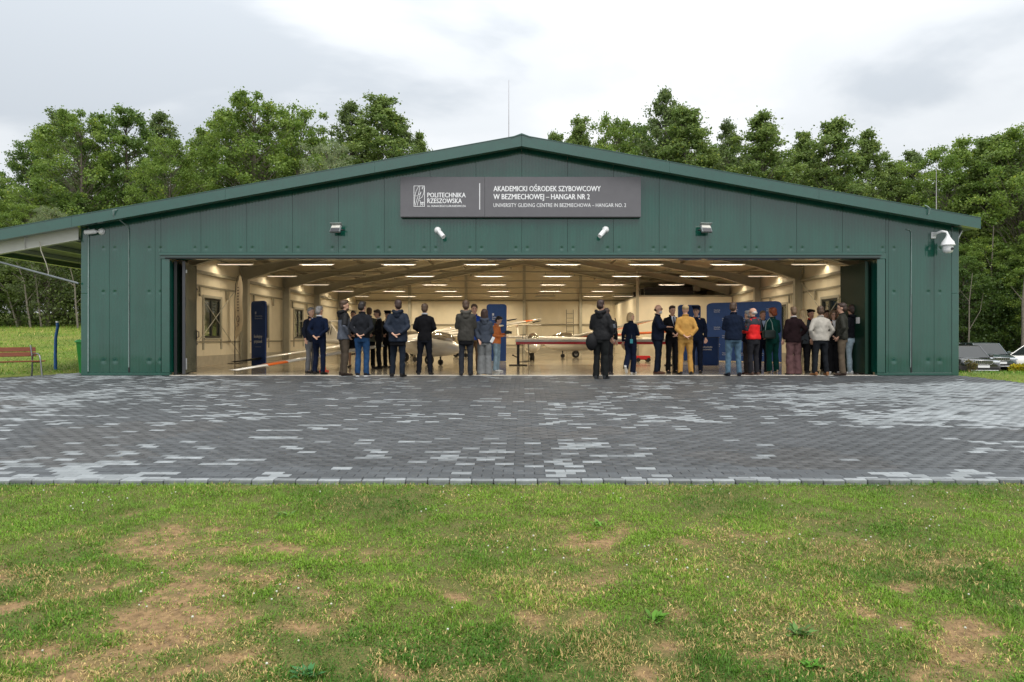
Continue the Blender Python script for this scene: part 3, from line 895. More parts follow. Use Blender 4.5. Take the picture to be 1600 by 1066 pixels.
# side and back walls: outer green and inner cream panels, windows in three bays
BAYS = [16.8 + 4.5 * k for k in range(7)]
WZ0, WZ1 = 0.93, 2.29
def side_wall(s):
    xo = XL if s < 0 else XR                # outer face
    xi = xo - s * .14                       # inner face
    top = roof_u(xo) - .003; topi = roof_u(xi) - .003
    for bi in range(6):
        y0 = BAYS[bi] + (0.17 if bi == 0 else 0)
        win = bi in (1, 2, 3) if s < 0 else bi in (1, 2, 3)
        segs = [(y0, BAYS[bi] + 1.10), (BAYS[bi] + 1.10, BAYS[bi] + 1.63), (BAYS[bi] + 1.63, BAYS[bi] + 2.87), (BAYS[bi] + 2.87, BAYS[bi] + 3.4), (BAYS[bi] + 3.4, BAYS[bi] + 4.5)]
        for k, (a, b_) in enumerate(segs):
            zs = [(0.0, top)] if not (win and k == 2) else [(0.0, WZ0), (WZ1, top)]
            for z0, z1 in zs:
                b = MB(); b.bx(xo, xo - s * .06, a + .003, b_ - .003, z0, z1); b.build('side_panel', M_GREEN, hangar)
                b = MB(); b.bx(xo - s * .062, xi, a + .003, b_ - .003, max(z0, .0), z1); b.build('lining_panel', M_CREAM, hangar)
        if win:
            a, b_ = BAYS[bi] + 1.63, BAYS[bi] + 2.87
            w = empty('window', (xi, (a + b_) / 2, (WZ0 + WZ1) / 2)); w.parent = hangar
            f = MB(); hy, hz = (b_ - a) / 2, (WZ1 - WZ0) / 2
            t = .07
            dx0, dx1 = (-.01, s * .09)
            for (yy0, yy1, zz0, zz1) in ((-hy, hy, -hz, -hz + t), (-hy, hy, hz - t, hz), (-hy, -hy + t, -hz + t, hz - t), (hy - t, hy, -hz + t, hz - t), (-.045, .045, -hz + t, hz - t)):
                f.bx(min(dx0, dx1), max(dx0, dx1), yy0, yy1, zz0, zz1)
            f.build('frame', mat('window_frame_dark', (.018, .022, .018), rough=.4), w)
            g_ = MB(); g_.bx(s * .035, s * .045, -hy + t, -.046, -hz + t, hz - t); g_.build('pane', M_GLASS, w)
            g_ = MB(); g_.bx(s * .035, s * .045, .046, hy - t, -hz + t, hz - t); g_.build('pane', M_GLASS, w)
            g_ = MB(); g_.bx(-s * .06, -s * .002, -hy - .04, hy + .04, -hz - .05, -hz - .002); g_.build('sill', M_STEELW, w)
            g_ = MB()
            for zz in (hz + .01, -hz - .12): pass
            g_.bx(-s * .03, -s * .002, -hy - .1, hy + .1, hz + .004, hz + .09)
            g_.bx(-s * .03, -s * .002, -hy - .1, -hy - .01, -hz - .4, hz); g_.bx(-s * .03, -s * .002, hy + .01, hy + .1, -hz - .4, hz)
            g_.build('surround', M_STEELW, w)
    # plinth, girts, tray
    b = MB(); b.bx(xi, xi - s * .05, BAYS[0] + .3, YB - .16, 0, .33); b.build('plinth', M_PLINTH, hangar)
    for z, t, nm in ((.80, .05, 'girt'), (2.66, .06, 'girt'), (3.10, .10, 'cable_tray')):
        b = MB(); b.bx(xi - s * .003, xi - s * (.14 if nm == 'cable_tray' else .05), BAYS[0] + .3, YB - .16, z - t / 2, z + t / 2)
        b.build(nm, M_STEEL, hangar)
    for bi in (1, 2, 3):
        for off in (1.2, 3.3):
            b = MB(); yy = BAYS[bi] + off
            b.bx(xi - s * .052, xi - s * .09, yy - .05, yy + .05, 2.3, 2.62); b.build('wall_post', M_STEEL, hangar)
    # bracing rods in the second bay
    for (a, b_) in (((BAYS[1] + .15, .25), (BAYS[2] - .15, 3.0)), ((BAYS[1] + .15, 3.0), (BAYS[2] - .15, .25))):
        t = MB(); t.tube([(xi - s * .12, a[0], a[1]), (xi - s * .12, b_[0], b_[1])], .014, 6); t.build('bracing_rod', M_STEELW, hangar)
        t = MB(); m_ = Vector((xi - s * .12, a[0] + (b_[0] - a[0]) * .12, a[1] + (b_[1] - a[1]) * .12)); m2 = Vector((xi - s * .12, a[0] + (b_[0] - a[0]) * .18, a[1] + (b_[1] - a[1]) * .18))
        t.tube([m_, m2], .03, 6); t.build('turnbuckle', M_DGREY, hangar)
side_wall(-1); side_wall(1)
# back wall
yb = YB - .14
for k in range(-10, 10):
    x0 = max(XL + .15, XC + 1.1276 * k); x1 = min(XR - .15, XC + 1.1276 * (k + 1))
    if x1 - x0 < .1: continue
    g_ = .003
    poly = [(x0 + g_, 0), (x1 - g_, 0), (x1 - g_, roof_u(x1) - .003), (x0 + g_, roof_u(x0) - .003)]
    b = MB(); b.prism(poly, yb, yb + .07); b.build('lining_panel', M_CREAM, hangar)
    b = MB(); b.prism(poly, yb + .072, YB); b.build('back_panel', M_GREEN, hangar)
for z, t in ((3.33, .09), (1.79, .09), (.5, .05)):
    b = MB(); b.bx(XL + .16, XR - .16, yb - .06, yb - .003, z - t / 2, z + t / 2); b.build('girt', M_STEEL, hangar)
b = MB(); b.bx(XL + .16, XR - .16, yb - .064, yb - .004, 0, .33); b.build('plinth', M_PLINTH, hangar)
for x in (-7.3, -3.7, 0.0, 3.6, 7.3):
    b = MB(); b.bx(x - .09, x + .09, yb - .2, yb - .065, 0, roof_u(x) - .02); b.build('wind_post', M_STEELW, hangar)

# frames: columns with flanges, tapered haunches, rafters
def hframe(y):
    for s in (-1, 1):
        xo = (XL + .15) if s < 0 else (XR - .15)
        c = MB(); d = -s
        x0, x1 = xo + d * .06, xo + d * .34
        zt = roof_u(x0) - .03
        c.bx(min(x0, x0 + d * .015), max(x0, x0 + d * .015), y - .1, y + .1, 0, zt)
        c.bx(min(x1, x1 - d * .015), max(x1, x1 - d * .015), y - .1, y + .1, 0, 3.15)
        c.bx(min(x0 + d * .016, x1 - d * .016), max(x0 + d * .016, x1 - d * .016), y - .006, y + .006, 0, zt)
        c.build('column', M_STEELW, hangar)
        # rafter web as one polygon with the haunch
        r = MB()
        xa, xh, xm = x1, x1 + d * 1.5, XC
        pts = [(x0 + d * .016, roof_u(x0 + d * .016) - .12), (XC - d * .0 , roof_u(XC) - .12), (XC, roof_u(XC) - .40), (xh, roof_u(xh) - .40), (xa, 3.16), (x0 + d * .016, 3.16)]
        if s > 0: pts = pts[::-1]
        r.prism(pts, y - .007, y + .007)
        def flange(p, q, t=.014):
            n_ = Vector((q[0] - p[0], 0, q[1] - p[1])).normalized(); u = Vector((-n_.z, 0, n_.x)) * t
            P = [(p[0], p[1]), (q[0], q[1]), (q[0] + u.x, q[1] + u.z), (p[0] + u.x, p[1] + u.z)]
            r.prism(P, y - .1, y + .1)
        flange((XC, roof_u(XC) - .40), (xh, roof_u(xh) - .40)); flange((xh, roof_u(xh) - .40), (xa, 3.16))
        flange((XC, roof_u(XC) - .118), (x0, roof_u(x0) - .118))
        r.build('rafter', M_STEELW, hangar)
for k in range(1, 6): hframe(BAYS[k])
for x in list(np.arange(XL + 1.1, XC - .3, 1.28)) + list(np.arange(XR - 1.1, XC + .3, -1.28)):
    b = MB(); z = roof_u(x); b.bx(x - .03, x + .03, YF + .2, YB - .2, z - .115, z - .004); b.build('purlin', M_STEEL, hangar)
# ceiling sheet just under the roof
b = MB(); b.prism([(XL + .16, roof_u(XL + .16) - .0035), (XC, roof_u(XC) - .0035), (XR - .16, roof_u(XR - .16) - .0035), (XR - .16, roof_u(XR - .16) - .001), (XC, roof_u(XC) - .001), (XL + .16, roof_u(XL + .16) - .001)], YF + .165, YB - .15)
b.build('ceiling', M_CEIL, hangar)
# roof bracing seen in front corners
for s in (-1, 1):
    xo = XL + .3 if s < 0 else XR - .3
    b = MB(); b.tube([(xo - s * .3, 21.4, roof_u(xo) - .15), (xo - s * 2.6, 17.2, roof_u(xo - s * 2.6) - .16)], .03, 6); b.build('roof_brace', M_STEELW, hangar)
# floor
b = MB(); b.bx(XL + .145, XR - .145, YF + .161, YB - .15, -.06, -.0); f_ = b.build('floor', M_FLOOR); tag(f_, kind='structure')
b = MB(); b.bx(DL, DR, YF - .02, YF + .16, -.06, .006); b.build('threshold', M_SILL, hangar)

# folding door leaves parked at the sides
def leaf(x0, y0, x1, y1, m, handle=True, hs=1, edge=M_GALV):
    L_ = math.hypot(x1 - x0, y1 - y0); a = math.atan2(y1 - y0, x1 - x0)
    e_ = empty('door_leaf', (x0, y0, .03), a); e_.parent = hangar
    b = MB(); b.cbox((L_ / 2, 0, 1.40), (L_ - .04, .06, 2.76), None, 0, .008); b.build('door_panel', m, e_)
    b = MB(); b.bx(-.005, .019, -.034, .034, .0, 2.8); b.bx(L_ - .019, L_ + .005, -.034, .034, 0, 2.8); b.build('edge_profile', edge, e_)
    b = MB(); b.bx(.02, L_ - .02, -.026, .026, .002, .02); b.build('brush_seal', M_BLACK, e_)
    if handle:
        b = MB(); hx = L_ - .06
        b.cbox((hx, -hs * .045, .98), (.05, .02, .26), None, 0, .006)
        b.tube([(hx, -hs * .055, 1.07), (hx, -hs * .10, 1.06), (hx, -hs * .10, .92), (hx, -hs * .055, .91)], .012, 6)
        b.build('handle', M_BLACK, e_)
    if not handle: return e_
    b = MB()
    for z in (.25, 2.55): b.cbox((.035, -hs * .05, z), (.03, .03, .28 if z < 1 else .08), None, 0, .004)
    b.build('bolt', M_GALV, e_)
    return e_
leaf(-8.44, 16.93, -8.68, 18.02, M_DOORIN, True, 1, edge=M_DGREY)
leaf(-8.655, 16.95, -8.80, 18.12, M_DOOR, False, edge=M_BLACK)
leaf(8.42, 18.10, 8.50, 16.96, M_DOOR, False, 1, edge=M_DOOR)
l2 = leaf(8.56, 18.14, 8.62, 17.12, M_DOOR, False, edge=M_DOOR)
b = MB(); b.cbox((8.449, 17.28, 1.37), (.018, .16, .16), Matrix.Rotation(R(4), 3, 'Z'), 0, .006)
sw = b.build('switch_box', M_WHITE); tag(sw, 'small white switch box on the dark open door leaf at the right', 'switch')
# dark pockets behind the jambs
for s, x0 in ((-1, DL), (1, DR)):
    b = MB(); b.bx(min(x0, x0 + s * .06), max(x0, x0 + s * .06), YF + .301, YF + .9, .0, DT + .1); b.build('door_pocket', M_DOOR, hangar)

# vertical slots with rods, conduits on the front
for x, zt in ((-9.72, 2.0), (9.525, 2.0)):
    b = MB(); b.bx(x - .018, x + .018, YF - .010, YF - .001, .08, zt); b.build('door_guide', M_BLACK, hangar)
def conduit(pts, lab, r=.013):
    b = MB(); b.tube(pts, r, 6)
    tag(b.build('conduit', mat('conduit_green_grey', (.20, .27, .25), rough=.4)), lab, 'cable pipe', 'cable pipes on the hangar front')
conduit([(-9.80, 16.42, 4.0), (-9.86, 16.38, 3.99), (-9.88, 16.41, 3.88), (-9.78, 16.70, 3.72), (-9.72, 16.785, 3.60), (-9.72, 16.785, .2)], 'thin cable pipe looping over the roof edge and down the wall left of the door')
conduit([(9.50, 16.785, .2), (9.52, 16.785, 3.50), (9.50, 16.785, 3.57), (9.40, 16.785, 3.60)], 'thin cable pipe running up the wall right of the door')
conduit([(9.72, 16.41, 3.90), (9.74, 16.38, 4.03), (9.68, 16.38, 4.08), (9.66, 16.45, 4.12)], 'short cable loop over the roof edge above the right end')
conduit([(-10.72, 16.785, .1), (-10.71, 16.785, 3.62)], 'pipe beside the left corner trim under the bullet camera', .018)

# sign
sign = empty('sign_board', (wx(626, 16.7), 16.72, wz(339, 16.7)))
tag(sign, 'wide grey sign board with white university lettering over the hangar door', 'sign')
sw_, sh = (1001 - 626) * 16.7 / FPX, (339 - 277) * 16.7 / FPX
sx1 = (757.5 - 626) * 16.7 / FPX
b = MB(); b.bx(0, sx1 - .003, -.05, .04, 0, sh); b.build('board', M_SIGN, sign)
b = MB(); b.bx(sx1 + .003, sw_, -.05, .04, 0, sh); b.build('board', M_SIGN, sign)
b = MB(); b.bx(.01, sw_ - .01, -.045, .06, -.02, -.001); b.build('lower_rail', M_BLACK, sign)
def sp(px, py): return (px - 626) * 16.7 / FPX, (339 - py) * 16.7 / FPX
def st(body, px0, px1, ybase, cap, bold=0.0):
    x, z = sp(px0, ybase); text(body, sign, x, -.053, z, (px1 - px0) * 16.7 / FPX, cap * 16.7 / FPX, M_LETTER, bold=bold)
st('POLITECHNIKA', 668, 727.5, 309, 7.2, .018)
st('RZESZOWSKA', 668, 721.5, 318, 7.2, .018)
st('im. IGNACEGO ŁUKASIEWICZA', 668, 728, 324, 3.0, .01)
st('AKADEMICKI OŚRODEK SZYBOWCOWY', 771, 938, 299.5, 8.2, .018)
st('W BEZMIECHOWEJ – HANGAR NR 2', 771, 921, 312, 8.2, .018)
st('UNIVERSITY GLIDING CENTRE IN BEZMIECHOWA – HANGAR NO. 2', 771, 978, 324, 5.8, .0)
x, z = sp(749, 328); x2, z2 = sp(750.3, 287)
b = MB(); b.bx(x, x2, -.056, -.0505, z, z2); b.build('divider_line', M_LETTER, sign)
# emblem
b = MB()
x0, z0 = sp(646.8, 323.5); x1, z1 = sp(664, 290.8); t = .012; yA, yB = -.056, -.0505
w_, h_ = x1 - x0, z1 - z0
b.bx(x0, x1, yA, yB, z0, z0 + t); b.bx(x0, x1, yA, yB, z1 - t, z1); b.bx(x0, x0 + t, yA, yB, z0 + t, z1 - t); b.bx(x1 - t, x1, yA, yB, z0 + t, z1 - t)
def stroke(pts, th=.011):
    P = [Vector((x0 + u * w_, 0, z0 + v * h_)) for u, v in pts]
    Lp, Rp = [], []
    for i, p in enumerate(P):
        d = (P[min(i + 1, len(P) - 1)] - P[max(i - 1, 0)]).normalized(); nn = Vector((-d.z, 0, d.x)) * th / 2
        Lp.append(p + nn); Rp.append(p - nn)
    for i in range(len(P) - 1):
        b.add([(q.x, yA - .0005, q.z) for q in (Lp[i], Lp[i + 1], Rp[i + 1], Rp[i])], [(0, 1, 2, 3)])
stroke([(.08, .45), (.22, .75), (.45, .97)]); stroke([(.12, .05), (.3, .35), (.5, .75), (.55, .97)])
stroke([(.3, .05), (.45, .35), (.7, .75), (.9, .97)]); stroke([(.05, .12), (.12, .5), (.35, .52), (.55, .6), (.75, .8), (.78, .97)])
stroke([(.95, .9), (.92, .65), (.75, .45), (.45, .35)]); stroke([(.45, .38), (.6, .25), (.72, .08)])
for (u0, u1, v0, v1) in ((.62, .98, .19, .22), (.59, .62, .03, .22), (.77, .83, .05, .19), (.66, .95, .11, .14)):
    b.bx(x0 + u0 * w_, x0 + u1 * w_, yA - .001, yB, z0 + v0 * h_, z0 + v1 * h_)
b.build('emblem', M_LETTER, sign)

# flood lights
def floodlight(px, py, turn, lab):
    e_ = empty('floodlight', (wx(px, 16.6), 16.8, wz(py, 16.8)), turn); tag(e_, lab, 'floodlight', 'floodlights over the hangar door')
    rot = Matrix.Rotation(R(-32), 3, 'X')
    body = mat('floodlight_grey', (.20, .22, .22), rough=.4, metal=.4)
    b = MB(); b.cbox(rot @ Vector((0, -.02, 0)) + Vector((0, -.19, .02)), (.27, .06, .22), rot, 0, .012); b.build('housing', body, e_)
    b = MB(); b.cbox(rot @ Vector((0, -.055, .055)) + Vector((0, -.19, .02)), (.22, .008, .09), rot, 0, .002); b.build('lens', mat('flood_lens', (.62, .60, .54), rough=.25, spec=.7, bump=.002, bscale=60), e_)
    b = MB(); b.cbox(rot @ Vector((0, -.053, -.055)) + Vector((0, -.19, .02)), (.22, .006, .10), rot, 0, .002); b.build('driver_plate', M_DGREY, e_)
    b = MB(); b.cbox(rot @ Vector((0, -.07, .115)) + Vector((0, -.19, .02)), (.30, .10, .012), rot, 0, .003); b.build('visor', mat('visor_pale', (.3, .34, .33), rough=.3), e_)
    b = MB(); b.tube([(-.155, -.19, .02), (-.155, -.06, .02), (.155, -.06, .02), (.155, -.19, .02)], .012, 6); b.cbox((0, -.03, .02), (.08, .06, .08), None, 0, .005); b.build('bracket', M_DGREY, e_)
floodlight(527, 362, R(-10), 'square flood light on the wall left of the sign board')
floodlight(1101, 362, R(10), 'square flood light on the wall right of the sign board')

def bullet(px, py, az, el, lab):
    e_ = empty('security_camera', (wx(px, 16.7), 16.795, wz(py, 16.7))); tag(e_, lab, 'security camera', 'white bullet cameras on the hangar front')
    b = MB(); b.tube([(0, 0, 0), (0, -.035, 0)], [.085, .07], 16); b.ell((0, -.035, 0), (.068, .03, .068), 14, 8); b.build('base', M_WHITE, e_)
    d = Vector((math.sin(az) * math.cos(el), -math.cos(az) * math.cos(el), math.sin(el)))
    p0 = Vector((0, -.05, 0)); p1 = p0 + d * .09; p2 = p0 + d * .30
    b = MB(); b.tube([p0, p1], .022, 8); b.build('arm', M_WHITE, e_)
    b = MB(); b.tube([p1 - d * .01, p1 + d * .02, p2], [.035, .05, .052], 14); b.build('body', M_WHITE, e_)
    b = MB(); b.tube([p2 + d * .001, p2 + d * .012], .042, 14); b.build('lens', M_BLACK, e_)
    u = Vector((0, 0, 1)); 
    b = MB(); b.tube([p1 + d * .03 + u * .012, p2 + d * .05 + u * .012], .056, 12, flat=.9); b.build('hood', M_WHITE, e_)
bullet(155, 361, R(-80), R(-8), 'white bullet camera at the left corner pointing left')
bullet(683, 359, R(40), R(-38), 'white bullet camera below the left part of the sign board')
bullet(947, 358, R(-40), R(-38), 'white bullet camera below the right end of the sign board')
e_ = empty('dome_camera', (wx(1463, 16.7), 16.79, wz(367, 16.7))); tag(e_, 'large white dome camera hanging from a curved arm near the right corner', 'security camera')
b = MB(); b.cbox((-.02, -.01, 0), (.12, .03, .16), None, 0, .008); b.build('wall_plate', M_WHITE, e_)
b = MB(); b.tube([(-.02, -.02, .0), (0, -.14, .04), (.05, -.24, .06), (.12, -.30, .03), (.14, -.32, -.05)], [.035, .032, .03, .03, .032], 10); b.build('arm', M_WHITE, e_)
c = (.14, -.32)
b = MB(); b.loft([(*c, -.04, .035, .035), (*c, -.09, .05, .05), (*c, -.15, .09, .09), (*c, -.21, .135, .135), (*c, -.27, .15, .15), (*c, -.275, .155, .155), (*c, -.295, .155, .155), (*c, -.30, .12, .12)], 20); b.build('housing', M_WHITE, e_)
b = MB(); b.loft([(*c, -.301, .115, .115), (*c, -.40, .115, .115), (*c, -.45, .10, .10), (*c, -.48, .05, .05)], 20); b.build('dome', M_WHITE, e_)
b = MB(); b.tube([(c[0] + .03, c[1] - .10, -.385), (c[0] + .035, c[1] - .125, -.387)], .035, 12); b.build('lens', M_BLACK, e_)

# lightning rods on the roof
def rod(px, ytop, ybase, d, lab, r=.012):
    x = wx(px, d); zb = roof_u(x) + .10; zt = wz(ytop, d)
    e_ = empty('lightning_rod', (x, d, zb)); tag(e_, lab, 'lightning rod', 'lightning rods on the hangar roof')
    b = MB(); b.tube([(0, 0, .0), (0, 0, .35)], .03, 8); b.tube([(0, 0, 0), (0, 0, .05)], [.08, .05], 8); b.build('base', mat('rod_base', (.16, .07, .05), rough=.6), e_)
    b = MB(); b.tube([(0, 0, .33), (0, 0, (zt - zb) * .5), (0, 0, zt - zb)], [r, r * .8, r * .35], 6); b.build('rod', mat('rod_grey', (.42, .38, .40), rough=.4), e_)
rod(795, 125, 215, 18.2, 'thin lightning rod just left of the roof ridge')
rod(1463, 250, 328, 20.0, 'thin lightning rod standing near the right end of the roof', .016)
# ------------------------------------------------------------------ ceiling lamps
LAMP_Z = 3.49
rows_ = [(23.75, [368, 495, 623, 752, 880, 1009, 1137, 1264], ()),
         (28.25, [441, 549, 656, 764, 871, 979, 1085, 1192], (1,)),
         (32.75, [494, 587, 679, 771, 864, 956, 1049, 1139], (1,)),
         (37.25, [535, 616, 697, 779, 860, 941, 1022], ()),
         (41.75, [561, 634, 707, 781, 852, 927, 974], (4,))]
ords = ['first', 'second', 'third', 'fourth', 'fifth', 'sixth', 'seventh', 'eighth']
rown = ['in the row nearest the door', 'in the second row from the door', 'in the middle row', 'in the fourth row from the door', 'in the row nearest the back wall']
mh = MB(); mh.cbox((0, 0, .03), (1.24, .10, .05), None, 0, .01); ME_H = mh.mesh('housing', M_STEELW)
md = MB(); md.bx(-.6, .6, -.036, .036, -.006, .002); md.bx(-.6, .6, -.040, -.0365, -.017, .003); md.bx(-.6, .6, .0365, .040, -.017, .003); md.bx(-.6, .6, -.0362, -.0340, -.0168, -.0062, 1); md.bx(-.6, .6, .0340, .0362, -.0168, -.0062, 1); ME_D = md.mesh('diffuser', [M_TUBE, M_BLACK])  # side skirts and black inner strips added to screen the area light from view
md = MB(); md.cbox((0, 0, -.012), (1.20, .075, .030), None, 0, .01); ME_D0 = md.mesh('diffuser', M_TUBEOFF)
for ri, (d, pxs, off) in enumerate(rows_):
    b = MB(); b.bx(XL + .4, XR - .4, d - .03, d + .03, LAMP_Z + .16, LAMP_Z + .20); b.build('lamp_rail', M_STEEL, hangar)
    for i, px in enumerate(pxs):
        x = wx(px, d); on = i not in off
        e_ = empty('ceiling_lamp', (x, d, LAMP_Z))
        tag(e_, ('lit' if on else 'unlit') + ' tube lamp, %s from the left %s' % (ords[i], rown[ri]), 'lamp', 'tube lamps hanging inside the hangar')
        link('housing', ME_H, e_); link('diffuser', ME_D if on else ME_D0, e_)
        for sx in (-.5, .5):
            w = MB(); w.tube([(sx, 0, .055), (sx, 0, .16)], .006, 4); w.build('hanger', M_DGREY, e_)
        if on:
            ld = bpy.data.lights.new('tube_light', 'AREA'); ld.shape = 'RECTANGLE'; ld.size = 1.05; ld.size_y = .06
            ld.energy = 55 if 0 < i < len(pxs) - 1 else 12;  ld.color = (1.0, .86, .63)
            lo = bpy.data.objects.new('tube_light', ld); COL.objects.link(lo); lo.parent = e_; lo.location = (0, 0, -.008)

# ------------------------------------------------------------------ inner room at the back right
room = empty('inner_room', (5.9, 34.5, 0)); tag(room, 'boxed-in cream room in the back right corner of the hangar', 'room')
b = MB(); b.bx(0, 4.6, 0, .1, 0, 3.02); b.build('front_wall', M_CREAM, room)
b = MB(); b.bx(-.1, -.001, 0, 9.1, 0, 3.02); b.build('side_wall', M_CREAM, room)
b = MB(); b.bx(-.1, 4.6, 0, 9.1, 3.021, 3.10); b.build('roof_slab', M_STEEL, room)
b = MB(); b.bx(-.22, -.101, .0, .15, 0, 4.4); b.build('corner_post', M_STEELW, room)
b = MB()
for k in range(4): b.bx(.3, 2.8, .6 + k * 1.2, .9 + k * 1.2, 3.15, 3.55)
b.bx(.2, 2.9, .4, .5, 3.3, 3.36); b.build('duct', M_DGREY, room)
b = MB(); b.cbox((2.95, .6, 3.5), (.35, .3, .35), None, 0, .02); b.build('unit_box', M_STEELW, room)

# ------------------------------------------------------------------ gliders
def airfoil(c, t):
    return [(0, 0), (.05 * c, .45 * t), (.25 * c, .62 * t), (.6 * c, .38 * t), (c, .02 * t), (c, -.0), (.6 * c, -.12 * t), (.25 * c, -.3 * t), (.05 * c, -.25 * t)]
def wing_mesh(b, sections, mi=0):
    """sections: (span position vector origin (leading edge), chord, thickness); chord runs along -x (backwards)"""
    rings = []
    for (o, c, t) in sections:
        rings.append([Vector((o[0] - p[0], o[1], o[2] + p[1])) for p in airfoil(c, t)])
    b.rings(rings, mi, True)
def glider(root, heading, bank, label, span=7.5, zc=.72, fus=None, body=M_GEL, tipc=None, stripe=None, nose=1.9, tail=5.0, canopy=True, high=False,
           group='gliders parked in the hangar', wingm=None, letter=None, dih=.0, belly=None, reg=None, scale=1.0):
    e_ = empty('glider', root, 0)
    e_.rotation_euler = (0, 0, heading)
    e_.scale = (scale,) * 3
    tag(e_, label, 'glider', group)
    wingm = wingm or body
    # fuselage along +x = nose
    st_ = [(nose, .02, .02, -.10), (nose - .12, .13, .13, -.10), (nose - .45, .25, .27, -.05), (nose - .9, .30, .36, -.01), (.5, .31, .40, .02), (-.1, .30, .40, .03), (-.8, .22, .28, .08), (-1.6, .14, .17, .12), (-tail * .6, .11, .13, .14), (-tail, .075, .10, .16)]
    rings = []
    n = 18
    for x, ry, rz, z in st_:
        rings.append([Vector((x, ry * math.cos(2 * PI * k / n), z + rz * math.sin(2 * PI * k / n))) for k in range(n)])
    b = MB(); b.rings(rings, 0, True); f = b.build('fuselage', body, e_, (0, 0, zc))
    if canopy:
        b = MB(); b.ell((nose - 1.02, 0, .22), (.72, .23, .26), 20, 10); b.build('canopy', M_CANOPY, e_, (0, 0, zc))
        b = MB(); b.ell((nose - 1.05, 0, .14), (.55, .19, .17), 14, 8); b.build('cockpit', mat('cockpit_dark', (.05, .035, .03), rough=.7), e_, (0, 0, zc))
    hz = .38 if high else .28
    for s in (-1, 1):
        w = empty('wing', (0.15, 0, zc + hz)); w.parent = e_
        w.rotation_euler = (bank, 0, 0)
        ww = MB(); L_ = span
        secs = [((.45, s * .12, 0), .95, .13), ((.42, s * L_ * .45, L_ * .45 * dih), .80, .10), ((.36, s * L_ * .8, L_ * .8 * dih), .58, .07), ((.25, s * (L_ - .05), L_ * dih), .36, .04), ((.12, s * L_, L_ * dih + .01), .2, .02)]
        if stripe:
            mi = 0
            secs2 = []
            a, c_ = stripe[0], stripe[1]
            def at(t):
                for (p, q) in zip(secs[:-1], secs[1:]):
                    y0, y1 = abs(p[0][1]), abs(q[0][1])
                    if y0 <= t * L_ <= y1:
                        u = (t * L_ - y0) / (y1 - y0)
                        return (tuple(p[0][i] * (1 - u) + q[0][i] * u for i in range(3)), p[1] * (1 - u) + q[1] * u, p[2] * (1 - u) + q[2] * u)
            A, C_ = at(a), at(c_)
            s1 = [q for q in secs if abs(q[0][1]) < a * L_] + [A]
            s2 = [A] + [q for q in secs if a * L_ < abs(q[0][1]) < c_ * L_] + [C_]
            s3 = [C_] + [q for q in secs if abs(q[0][1]) > c_ * L_]
            wing_mesh(ww, s1, 0); wing_mesh(ww, s3, 0); ww.build('wing_panel', [wingm], w)
            w2 = MB(); wing_mesh(w2, s2, 0); w2.build('colour_band', [stripe[2]], w)
        else:
            wing_mesh(ww, secs, 0); ww.build('wing_panel', [wingm], w)
        if tipc:
            w2 = MB(); wing_mesh(w2, [((.42, s * (L_ - .75), (L_ - .75) * dih + .006), .52, .075), ((.34, s * (L_ - .15), L_ * dih + .006), .44, .06), ((.28, s * (L_ + .06), L_ * dih + .02), .3, .03)], 0); w2.build('wing_tip', [tipc], w)
    # fin, rudder, tailplane
    b = MB(); b.prism([(-tail + .95, zc + .22), (-tail - .15, zc + .22), (-tail - .22, zc + .9), (-tail + .25, zc + .9)][::-1], -.035, .035); fin = b.build('fin', body, e_)
    b = MB(); wing_mesh(b, [((-tail + .35, -1.2, zc + .93), .3, .03), ((-tail + .45, 0, zc + .93), .45, .05), ((-tail + .35, 1.2, zc + .93), .3, .03)]); b.build('tailplane', wingm, e_)
    # main wheel with fairing and skid, small tail wheel
    wh = empty('wheel', (.35, 0, .17)); wh.parent = e_
    b = MB(); b.tube([(0, -.05, 0), (0, .05, 0)], .17, 16); b.build('tyre', M_TYRE, wh)
    b = MB(); b.tube([(0, -.055, 0), (0, .055, 0)], .08, 12); b.build('rim', M_GALV, wh)
    b = MB(); b.tube([(nose - .9, -.03, .10), (nose - .9, .03, .10)], .10, 12); b.tube([(nose - .9, 0, .1), (nose - .9, 0, zc - .3)], .03, 6); b.build('nose_wheel', M_TYRE, e_)
    b = MB(); b.cbox((.35, 0, .32), (.10, .16, .28), None, 0, .02); b.build('wheel_fork', M_DGREY, e_)
    return e_
def hd(hx, hy): return math.atan2(hy, hx)
g1 = glider((-3.56, 23.7, 0), hd(.84, -.54), R(6.4), 'white glider nearest the door, low wing tip with an orange band on the floor', span=7.5, stripe=(.80, .88, M_ORNG), zc=.66, nose=1.75, tail=4.9)
text('W', g1, -4.75, -.055, 1.03, .30, .34, M_BLACK, name='fin_letter')
g5 = glider((-5.0, 27.3, 0), hd(.80, -.60), R(6.6), 'second white glider from the door with dark wing tip near the left wall', span=7.2, tipc=M_BLACK, zc=.72, nose=1.8)
g2 = glider((.25, 29.2, 0), hd(.12, -.99), R(-1.0), 'white glider pointing its round nose at the door, behind the red wing edge', span=6.6, zc=.66, nose=2.0, tail=5.2)
g3 = glider((2.75, 32.2, 0), hd(-.95, -.31), R(5.0), 'white glider lying broadside with registration on its side, nose to the left', span=7.0, zc=.70, nose=1.9)
text('SP-3524', g3, .2, .33, .66, 1.0, .20, M_DGREY, name='registration', rz=PI)
g4 = glider((5.0, 31.5, 0), hd(-.35, -.93), R(3.5), 'old cream glider with orange wing edges at the right rear', span=5.6, body=M_GELC, wingm=M_ORNG, zc=.72, nose=1.8, high=True)
g6 = glider((-3.6, 33.6, 0), hd(.78, -.62), R(7.2), 'cream glider at the rear with a black tip on its raised wing', span=6.8, body=M_GELC, tipc=M_BLACK, zc=.75)
g7 = glider((-6.2, 36.5, 0), hd(.75, -.66), R(6.0), 'rear glider with orange tips, mostly hidden behind the group at the left', span=6.4, stripe=(.86, .95, M_ORNG), zc=.75)

